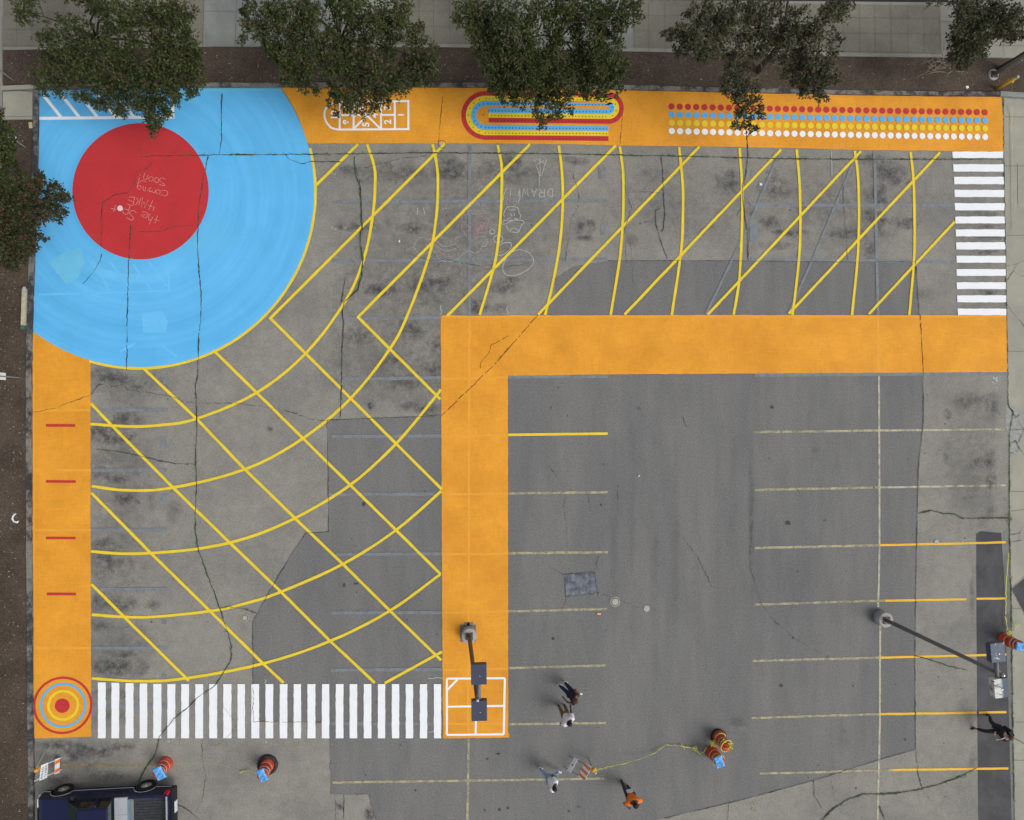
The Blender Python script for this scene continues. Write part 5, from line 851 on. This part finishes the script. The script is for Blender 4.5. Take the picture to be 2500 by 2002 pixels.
# ---------------- pickup truck ----------------
M['navy']=surf('navy_car_paint',(.006,.009,.045),.35,.06,2);M['navy'].node_tree.nodes['Principled BSDF'].inputs['Coat Weight'].default_value=.12
M['blk']=surf('black_trim',(.02,.02,.022),.55,.1,6);M['liner']=surf('bed_liner',(.035,.037,.042),.6,.15,5,col2=(.055,.055,.06));M['chrome']=surf('bright_trim',(.62,.63,.65),.25,.04,4,metal=.7)
M['tyre']=surf('tyre_rubber',(.018,.018,.02),.85,.15,8);M['tail']=surf('red_lens',(.5,.01,.02),.25);M['seat']=surf('tan_seat_cloth',(.20,.085,.03),.9,.3,4,col2=(.26,.14,.04));M['alu']=surf('aluminium_box',(.50,.53,.56),.35,.06,5,metal=.35);M['platew']=surf('plate_white',(.7,.72,.73),.4)
gm=N('window_glass');gm.b.inputs['Base Color'].default_value=(.02,.035,.03,1);gm.b.inputs['Roughness'].default_value=.06;gm.b.inputs['Alpha'].default_value=.42;gm.b.inputs['Specular IOR Level'].default_value=.5;M['glz']=gm.m
gm=N('windshield_tint');gm.b.inputs['Base Color'].default_value=(.015,.035,.025,1);gm.b.inputs['Roughness'].default_value=.06;gm.b.inputs['Alpha'].default_value=.8;M['glz2']=gm.m
r0=G(357.8,1915.5,.36);ux,uy=-.99989,-.01483
# local axes: x forward (u), y towards the near side is -v
tr=thing('pickup_truck','dark navy pickup truck with a silver toolbox cut off by the bottom edge','pickup truck',(r0[0],r0[1],0),math.atan2(uy,ux));tr.scale=(1.119,1.08,1.1)
# rotation by ~180 deg: local +x -> world left, local +y -> world down (v)
Wd=1.82
def prof(bm,P,y0,y1,mi=0):
    a=[bm.verts.new((p[0],y0,p[1])) for p in P];b=[bm.verts.new((p[0],y1,p[1])) for p in P];n=len(P)
    bm.faces.new(a).material_index=mi;bm.faces.new(b[::-1]).material_index=mi
    for i in range(n): bm.faces.new((a[i],b[i],b[(i+1)%n],a[(i+1)%n])).material_index=mi
def arch(cx,r=.41,z0=.30): return [(cx+r*math.cos(math.radians(q)),max(z0,.34+r*math.sin(math.radians(q)))) for q in range(-5,186,12)]
# front clip + doors (u .88..3.74)
P=[(.90,.30),(2.66,.30)][:1]+[(.90,1.03),(2.62,1.03),(3.55,.97),(3.72,.90),(3.78,.62),(3.76,.34)]+[(3.55,.30)]+[(p[0],p[1]) for p in arch(3.107)][0:]+[(2.66,.30)]
bm=BM();prof(bm,P,.035,Wd-.035);fin('body',bm,M['navy'],tr,.018)
# bed: walls, floor, tailgate
for y0,y1,nm in ((.035,.14,'bed_side'),(Wd-.14,Wd-.035,'bed_side')):
    P=[(.90,.30),(.90,1.0),(-1.0,1.0),(-1.04,.42),(-.5,.30)]+[(p[0],p[1]) for p in arch(0)][::-1]+[(.45,.30)]
    bm=BM();prof(bm,P,y0,y1);fin(nm,bm,M['navy'],tr,.015)
bm=BM();box(bm,-.99,.90,.142,Wd-.142,.52,.56);box(bm,.84,.898,.142,Wd-.142,.56,.985)
for y0,y1 in ((.142,.34),(Wd-.34,Wd-.142)): box(bm,-.40,.40,y0,y1,.56,.78,t=.03)
for i in range(9): box(bm,-.95,.35,.42+i*.11,.45+i*.11,.561,.572)
fin('bed_liner',bm,M['liner'],tr,.006)
bm=BM();box(bm,-1.055,-1.0,.09,Wd-.09,.44,1.0);fin('tailgate',bm,M['navy'],tr,.01);bm=BM();box(bm,-1.06,-1.0,.12,Wd-.12,1.001,1.016);fin('tailgate_strip',bm,M['chrome'],tr)
for y0 in (.02,Wd-.11): bm=BM();box(bm,-1.06,-.90,y0,y0+.09,.72,.965);fin('tail_light',bm,M['tail'],tr,.01)
bm=BM();box(bm,-1.20,-1.02,.02,Wd-.02,.42,.60);fin('rear_bumper',bm,M['blk'],tr,.02);bm=BM();hexa(bm,[(-1.23,.55,.50),(-1.19,.55,.50),(-1.19,1.0,.50),(-1.23,1.0,.50),(-1.215,.55,.64),(-1.175,.55,.64),(-1.175,1.0,.64),(-1.215,1.0,.64)]);fin('number_plate',bm,M['platew'],tr)
bm=BM();box(bm,3.74,3.90,.05,Wd-.05,.36,.60);fin('front_bumper',bm,M['chrome'],tr,.03);bm=BM();box(bm,3.775,3.80,.45,Wd-.45,.64,.86);fin('grille',bm,M['blk'],tr)
for y0 in (.08,Wd-.40): bm=BM();box(bm,3.74,3.80,y0,y0+.32,.64,.84);fin('headlight',bm,M['platew'],tr,.01)
bm=BM();box(bm,2.75,3.62,.30,Wd-.30,1.003,1.012);fin('hood_panel',bm,M['navy'],tr,.004) if 0 else bm.free()
# cab
zr_=1.56
bm=BM();hexa(bm,[(.88,.14,zr_-.06),(2.02,.14,zr_-.06),(2.02,Wd-.14,zr_-.06),(.88,Wd-.14,zr_-.06),(.92,.19,zr_),(1.96,.19,zr_),(1.96,Wd-.19,zr_),(.92,Wd-.19,zr_)]);roof=fin('roof',bm,M['navy'],tr,.02)
bm=BM()
for y0,y1 in ((.05,.16),(Wd-.05,Wd-.16)):
    for a,b in (((2.60,1.03),(1.99,zr_-.05)),((1.50,1.03),(1.46,zr_-.05)),((.93,1.03),(.93,zr_-.05))): tube(bm,[(a[0],y0,a[1]),(b[0],y1,b[1])],.035,6)
fin('cab_pillars',bm,M['blk'],tr)
def quad(nm,q,m):
    bm=BM();bm.faces.new([bm.verts.new(p) for p in q]);return fin(nm,bm,m,tr)
quad('windshield',[(2.58,.09,1.04),(2.58,Wd-.09,1.04),(2.0,Wd-.17,zr_-.04),(2.0,.17,zr_-.04)],M['glz2'])
quad('rear_window',[(.92,.10,1.04),(.92,Wd-.10,1.04),(.92,Wd-.17,zr_-.04),(.92,.17,zr_-.04)],M['glz2'])
for s_ in (0,1):
    y=lambda v:v if s_==0 else Wd-v
    quad('side_window',[(2.50,y(.055),1.04),(1.5,y(.055),1.04),(1.47,y(.155),zr_-.05),(1.98,y(.155),zr_-.05)],M['glz']);quad('side_window',[(1.46,y(.055),1.04),(.96,y(.055),1.04),(.96,y(.155),zr_-.05),(1.44,y(.155),zr_-.05)],M['glz'])
# the body block is solid to the belt line: seats and dash rise above it
bm=BM();box(bm,1.62,2.1,.16,.80,1.031,1.10,t=.03);box(bm,1.0,1.35,.16,Wd-.16,1.031,1.28,t=.04);box(bm,1.62,2.1,1.0,Wd-.16,1.031,1.10,t=.03);fin('seats',bm,M['seat'],tr,.02)
bm=BM();box(bm,2.15,2.50,.12,Wd-.12,1.031,1.09,t=.03);fin('dashboard',bm,M['blk'],tr,.01)
bm=BM()
for q in ([(1.72,.30,1.11),(1.55,.22,1.12),(1.50,.36,1.13)],[(1.85,.40,1.11),(1.74,.34,1.115),(1.70,.47,1.12)]): bm.faces.new([bm.verts.new(p) for p in q])
fin('papers',bm,M['platew'],tr)
# toolbox lids
for y0,y1 in ((.06,.69),(.70,1.13),(1.14,Wd-.06)): 
    if y0>1: continue
for nm,y0,y1 in (('toolbox_lid',.05,.70),('toolbox_lid',.71,Wd-.05)):
    bm=BM();box(bm,.40,.86,y0,y1,1.005,1.075);fin(nm,bm,M['alu'],tr,.008)
bm=BM();box(bm,.38,.83,.145,Wd-.145,.58,1.0);fin('toolbox_body',bm,M['alu'],tr,.005)
bm=BM();box(bm,.30,.399,.15,Wd-.15,.99,1.03);fin('toolbox_edge',bm,surf('blue_grey_edge',(.15,.22,.28),.4),tr)
for y0 in (.025,Wd-.025):
    L=[(3.74,.44),(3.55,.46)]+[(3.107+.43*math.cos(math.radians(q)),.36+.43*math.sin(math.radians(q))) for q in range(12,170,12)]+[(2.62,.46),(.50,.44)]+[(.43*math.cos(math.radians(q)),.36+.43*math.sin(math.radians(q))) for q in range(12,170,12)]+[(-.5,.46),(-1.0,.48)]
    bm=BM();tube(bm,[(p[0],y0,p[1]) for p in L],.014,5);fin('trim_strip',bm,M['chrome'],tr)
for cx in (0,3.107):
    for y0,y1,sg in ((-.02,.20,-1),(Wd-.20,Wd+.02,1)):
        w=bpy.data.objects.new('wheel',None);COL.objects.link(w);w.parent=tr;w.location=(cx,(y0+y1)/2,.345);w.rotation_euler=(math.pi/2*(-sg if 0 else 1),0,0)
        k=1 if sg<0 else -1
        bm=BM();lathe(bm,[(.20,-.10),(.33,-.11),(.345,-.08),(.345,.08),(.33,.11),(.20,.10)],30,caps=False);fin('tyre',bm,M['tyre'],w)
        bm=BM();lathe(bm,[(.21,.06*k),(.20,.09*k),(.16,.07*k),(.09,.085*k),(.06,.11*k),(.03,.112*k)],24,caps=True)
        fin('rim',bm,M['chrome'],w)
bm=BM();box(bm,2.30,2.42,-.14,.03,1.02,1.14);fin('side_mirror',bm,M['blk'],tr,.01)
bm=BM();tube(bm,[(1.05,.02,.40),(.98,.02,.72),(.93,.05,1.02)],.006,4);fin('door_seam',bm,M['blk'],tr)
# ---------------- people ----------------
def skin(name,V,E,R,mat,parent,sub=1):
    me=bpy.data.meshes.new(name);me.from_pydata([tuple(v) for v in V],E,[]);o=bpy.data.objects.new(name,me);COL.objects.link(o)
    m=o.modifiers.new('s','SKIN');m.use_smooth_shade=True;sv=me.skin_vertices[0].data
    for i,r in enumerate(R): sv[i].radius=(r,r) if not isinstance(r,tuple) else r;sv[i].use_root=(i==0)
    if sub: d=o.modifiers.new('d','SUBSURF');d.levels=sub;d.render_levels=sub
    bpy.context.view_layer.update();nm=bpy.data.meshes.new_from_object(o.evaluated_get(bpy.context.evaluated_depsgraph_get()));bpy.data.objects.remove(o)
    for p in nm.polygons: p.use_smooth=True
    nm.name=name;nm.materials.clear();return link(name,nm,mat,parent)
def person(label,px,py,face,skinm,top,trou,shoe,hair,pose,extras=None,sleeve=.35,wide=1.08):
    """body frame: x right, y forward, z up; pose holds joints"""
    t=thing('person',label,'person',G(px,py,0),math.radians(face-90))
    V_=lambda a:Vector(a)
    hip=V_(pose.get('hip',(0,0,.95)));lean=pose.get('lean',.06);chest=hip+V_((0,lean,.30));sh=hip+V_((0,lean*1.2,.47));neck=hip+V_((0,lean*1.1,.56));head=hip+V_((0,lean*.8+.01,.67))
    K={'P':hip,'C':chest,'S':sh,'N':neck}
    for s_,nm in ((-1,'l'),(1,'r')):
        K[nm+'h']=hip+V_((.10*s_,0,-.04));K[nm+'k']=V_(pose[nm+'k']);K[nm+'a']=V_(pose[nm+'a']);K[nm+'t']=K[nm+'a']+V_((.02*s_,.15,-.05))
        K[nm+'s']=sh+V_((.20*s_,0,-.02));K[nm+'e']=V_(pose[nm+'e']);K[nm+'w']=V_(pose[nm+'w'])
    V=[K['P'],K['C'],K['S'],K['N'],head+V_((0,0,-.09)),head,head+V_((0,0,.07))];R=[.135,.125,.115,.055,.068,.088,.06];E=[(0,1),(1,2),(2,3),(3,4),(4,5),(5,6)]
    for nm in 'lr':
        b=len(V);V+=[K[nm+'h'],K[nm+'k'],K[nm+'a']];R+=[.088,.058,.042];E+=[(0,b),(b,b+1),(b+1,b+2)]
        b=len(V);w_=K[nm+'w'];d=(w_-K[nm+'e']).normalized();V+=[K[nm+'s'],K[nm+'e'],w_,w_+d*.07];R+=[.058,.042,.028,.036];E+=[(2,b),(b,b+1),(b+1,b+2),(b+2,b+3)]
    body=skin('body',V,E,R,skinm,t)
    # five fingers per hand, rooted in the palm, joined into the body mesh
    bm=BM();bm.from_mesh(body.data)
    for nm,s_ in (('l',-1),('r',1)):
        w_=K[nm+'w'];d=(w_-K[nm+'e']).normalized();side=V_((1,0,0));side=(side-d*side.dot(d)).normalized();nn=d.cross(side).normalized()*(1 if d.cross(side).y<0 else -1)
        for i,L in enumerate((.062,.074,.068,.054)):
            a=w_+d*.085+side*(i-1.5)*.019;b=a+d*L*.55+nn*.008;c=b+d*L*.35+nn*.028;tube(bm,[a-d*.02,a,b,c],[.010,.0095,.009,.007],6)
        a=w_+d*.03-side*.03*s_;tube(bm,[a,a+d*.03-side*.022*s_+nn*.01,a+d*.055-side*.026*s_+nn*.02],[.012,.010,.008],6)
    # face: nose, ears, brow
    f=V_((0,1,0));tube(bm,[head+V_((0,.082,.012)),head+V_((0,.104,-.022)),head+V_((0,.09,-.032))],[.008,.014,.006],6)
    for s_ in (-1,1): ball(bm,head+V_((.088*s_,.0,-.012)),.026,(.4,.8,1.1),u=8,v=6)
    bm.to_mesh(body.data);bm.free()
    bm=BM()
    for s_ in (-1,1): ball(bm,head+V_((.032*s_,.083,.005)),.011,u=8,v=6)
    fin('eyes',bm,M['platew'],t);bm=BM();tube(bm,[head+V_((-.025,.088,-.055)),head+V_((0,.094,-.057)),head+V_((.025,.088,-.055))],.006,5);fin('mouth',bm,surf('lips',(.25,.08,.07),.6),t)
    bm=BM();ball(bm,head+V_((0,-.012,.022)),.104,(.96,1.06,1.05),u=18,v=12)
    bmesh.ops.delete(bm,geom=[v for v in bm.verts if (v.co.y-head.y)>.052 and (v.co.z-head.z)<.055 or (v.co.z-head.z)<-.06],context='VERTS')
    if pose.get('bun'): ball(bm,head+V_((0,-.10,.03)),.05,u=10,v=8);ball(bm,head+V_((0,-.09,-.05)),.045,(1,1,1.4),u=10,v=8)
    fin('hair',bm,hair,t)
    # clothes
    V=[K['P']+V_((0,0,-.10)),K['C'],K['S']];R=[(.20,.18),(.205,.18),.17];E=[(0,1),(1,2)]
    for nm in 'lr':
        b=len(V);V+=[K[nm+'s'],K[nm+'s'].lerp(K[nm+'e'],.75 if sleeve>.2 else .15)];R+=[.094,.082];E+=[(2,b),(b,b+1)]
        if sleeve>.6: V+=[K[nm+'e'],K[nm+'e'].lerp(K[nm+'w'],.9)];R+=[.058,.045];E+=[(b+1,b+2),(b+2,b+3)]
    skin('shirt',V,E,R,top,t)
    V=[K['P']+V_((0,0,-.02))];R=[.148];E=[]
    for nm in 'lr':
        b=len(V);V+=[K[nm+'h'],K[nm+'h'].lerp(K[nm+'k'],.5),K[nm+'k'],K[nm+'k'].lerp(K[nm+'a'],.85)];R+=[.115,.102,.082,.07];E+=[(0,b),(b,b+1),(b+1,b+2),(b+2,b+3)]
    skin('trousers',V,E,R,trou,t)
    for nm in 'lr':
        a=K[nm+'a'];gy=max(0,a.z-.08)
        skin('shoe',[a+V_((0,-.05,-.035)),a+V_((0,.06,-.04)),a+V_((0,.17,-.048))],[(0,1),(1,2)],[.048,.046,.038],shoe,t)
    if extras: extras(t,K,head)
    t.scale=(wide,wide,1)
    return t
hd=surf('dark_skin',(.085,.040,.024),.55,.06,6);hb_=surf('brown_skin',(.20,.095,.055),.55,.06,6);hl=surf('light_skin',(.45,.24,.17),.55,.06,6)
wt=surf('white_cotton',(.76,.77,.84),.9,.05,6);bk=surf('black_jersey',(.018,.018,.024),.85,.15,7);og=surf('orange_cotton',(.86,.20,.02),.8,.06,6)
je=surf('dark_jeans',(.018,.032,.085),.9,.2,7);jl_=surf('washed_jeans',(.26,.38,.52),.9,.12,7);kh=surf('khaki',(.20,.13,.05),.9,.1,7);gr=surf('charcoal_trousers',(.055,.055,.075),.9,.15,7);dk=surf('dark_grey_trousers',(.032,.032,.036),.9,.15,7)
hk=surf('black_hair',(.008,.008,.012),.6,.2,20);hbn=surf('brown_hair',(.07,.038,.022),.6,.3,20);sw_=surf('white_shoe',(.6,.6,.62),.6);sb=surf('dark_shoe',(.03,.026,.028),.6)
def stand(dy=.12,**k):
    p=dict(lk=(-.10,dy*.8,.50),la=(-.10,dy,.085),rk=(.10,-dy*.2,.50),ra=(.10,-dy*1.5,.085),le=(-.27,-.02,1.14),lw=(-.27,.14,.93),re=(.27,-.02,1.14),rw=(.27,.14,.93));p.update(k);return p
def ex1(t,K,head):
    bm=BM();w_=K['lw'];box(bm,w_.x-.03,w_.x+.03,w_.y+.04,w_.y+.14,w_.z+.03,w_.z+.045);fin('phone',bm,wp,t,.003)
person('person in a black sleeveless top and dark jeans with brown tied hair',1383,1671,-22,hb_,bk,je,sw_,hbn,stand(.06,bun=1,lk=(-.10,-.06,.5),la=(-.09,-.14,.085),rk=(.10,-.12,.5),ra=(.10,-.34,.10),hip=(0,.03,.93),lean=.06,le=(-.30,.02,1.16),lw=(-.20,.26,1.10),re=(.32,-.06,1.15),rw=(.30,-.16,.92)),ex1,.1)
person('person in a white T-shirt and khaki trousers standing over a stall line',1371,1722,-52,hd,wt,kh,sb,hk,stand(.06,hip=(0,.02,.95),lean=.05,le=(-.30,-.10,1.16),lw=(-.36,-.12,.95),re=(.34,.02,1.16),rw=(.38,.16,.98)))
person('person in a white T-shirt and light jeans striding with one leg raised',1331,1872,-22,hd,wt,jl_,sw_,hk,stand(.2,hip=(0,.08,.94),lean=.08,lk=(-.10,.36,.62),la=(-.10,.52,.26),rk=(.10,-.02,.50),ra=(.10,-.22,.085),re=(.26,.10,1.13),rw=(.14,.30,1.05),le=(-.25,.0,1.14),lw=(-.22,.20,1.0)))
def ex4(t,K,head):
    bm=BM();p=K['P'];box(bm,p.x-.11,p.x+.11,p.y-.20,p.y-.165,p.z-.16,p.z+.04);fin('paper_bundle',bm,wp,t,.01)
person('person in a bright orange shirt and charcoal trousers seen from above',1525,1913,-80,hd,og,gr,sb,hk,stand(.10,hip=(0,.02,.95),lean=-.02,le=(-.35,.06,1.20),lw=(-.20,.28,1.16),re=(.35,.06,1.20),rw=(.20,.28,1.16)),ex4,.3,1.2)
def ex5(t,K,head):
    bm=BM();c=K['C'];box(bm,c.x-.15,c.x+.15,c.y-.34,c.y-.13,c.z-.16,c.z+.24,t=.02);fin('backpack',bm,surf('backpack_black',(.014,.014,.018),.8),t,.05)
    bm=BM();a=K['lw'];b=head+Vector((0,.07,-.12));tube(bm,[a,a.lerp(b,.5)+Vector((0,.02,.03)),b],.022,6);fin('white_strap',bm,wt,t)
person('person in black with a backpack striding by the right kerb',2398,1758,205,hl,bk,dk,sb,hbn,stand(.3,hip=(.0,.0,.90),lean=.10,lk=(-.12,.34,.52),la=(-.12,.50,.09),rk=(.12,-.06,.48),ra=(.14,-.34,.12),le=(-.26,.14,1.12),lw=(-.14,.38,1.18),re=(.27,.12,1.10),rw=(.16,.34,1.16)),ex5,.8)
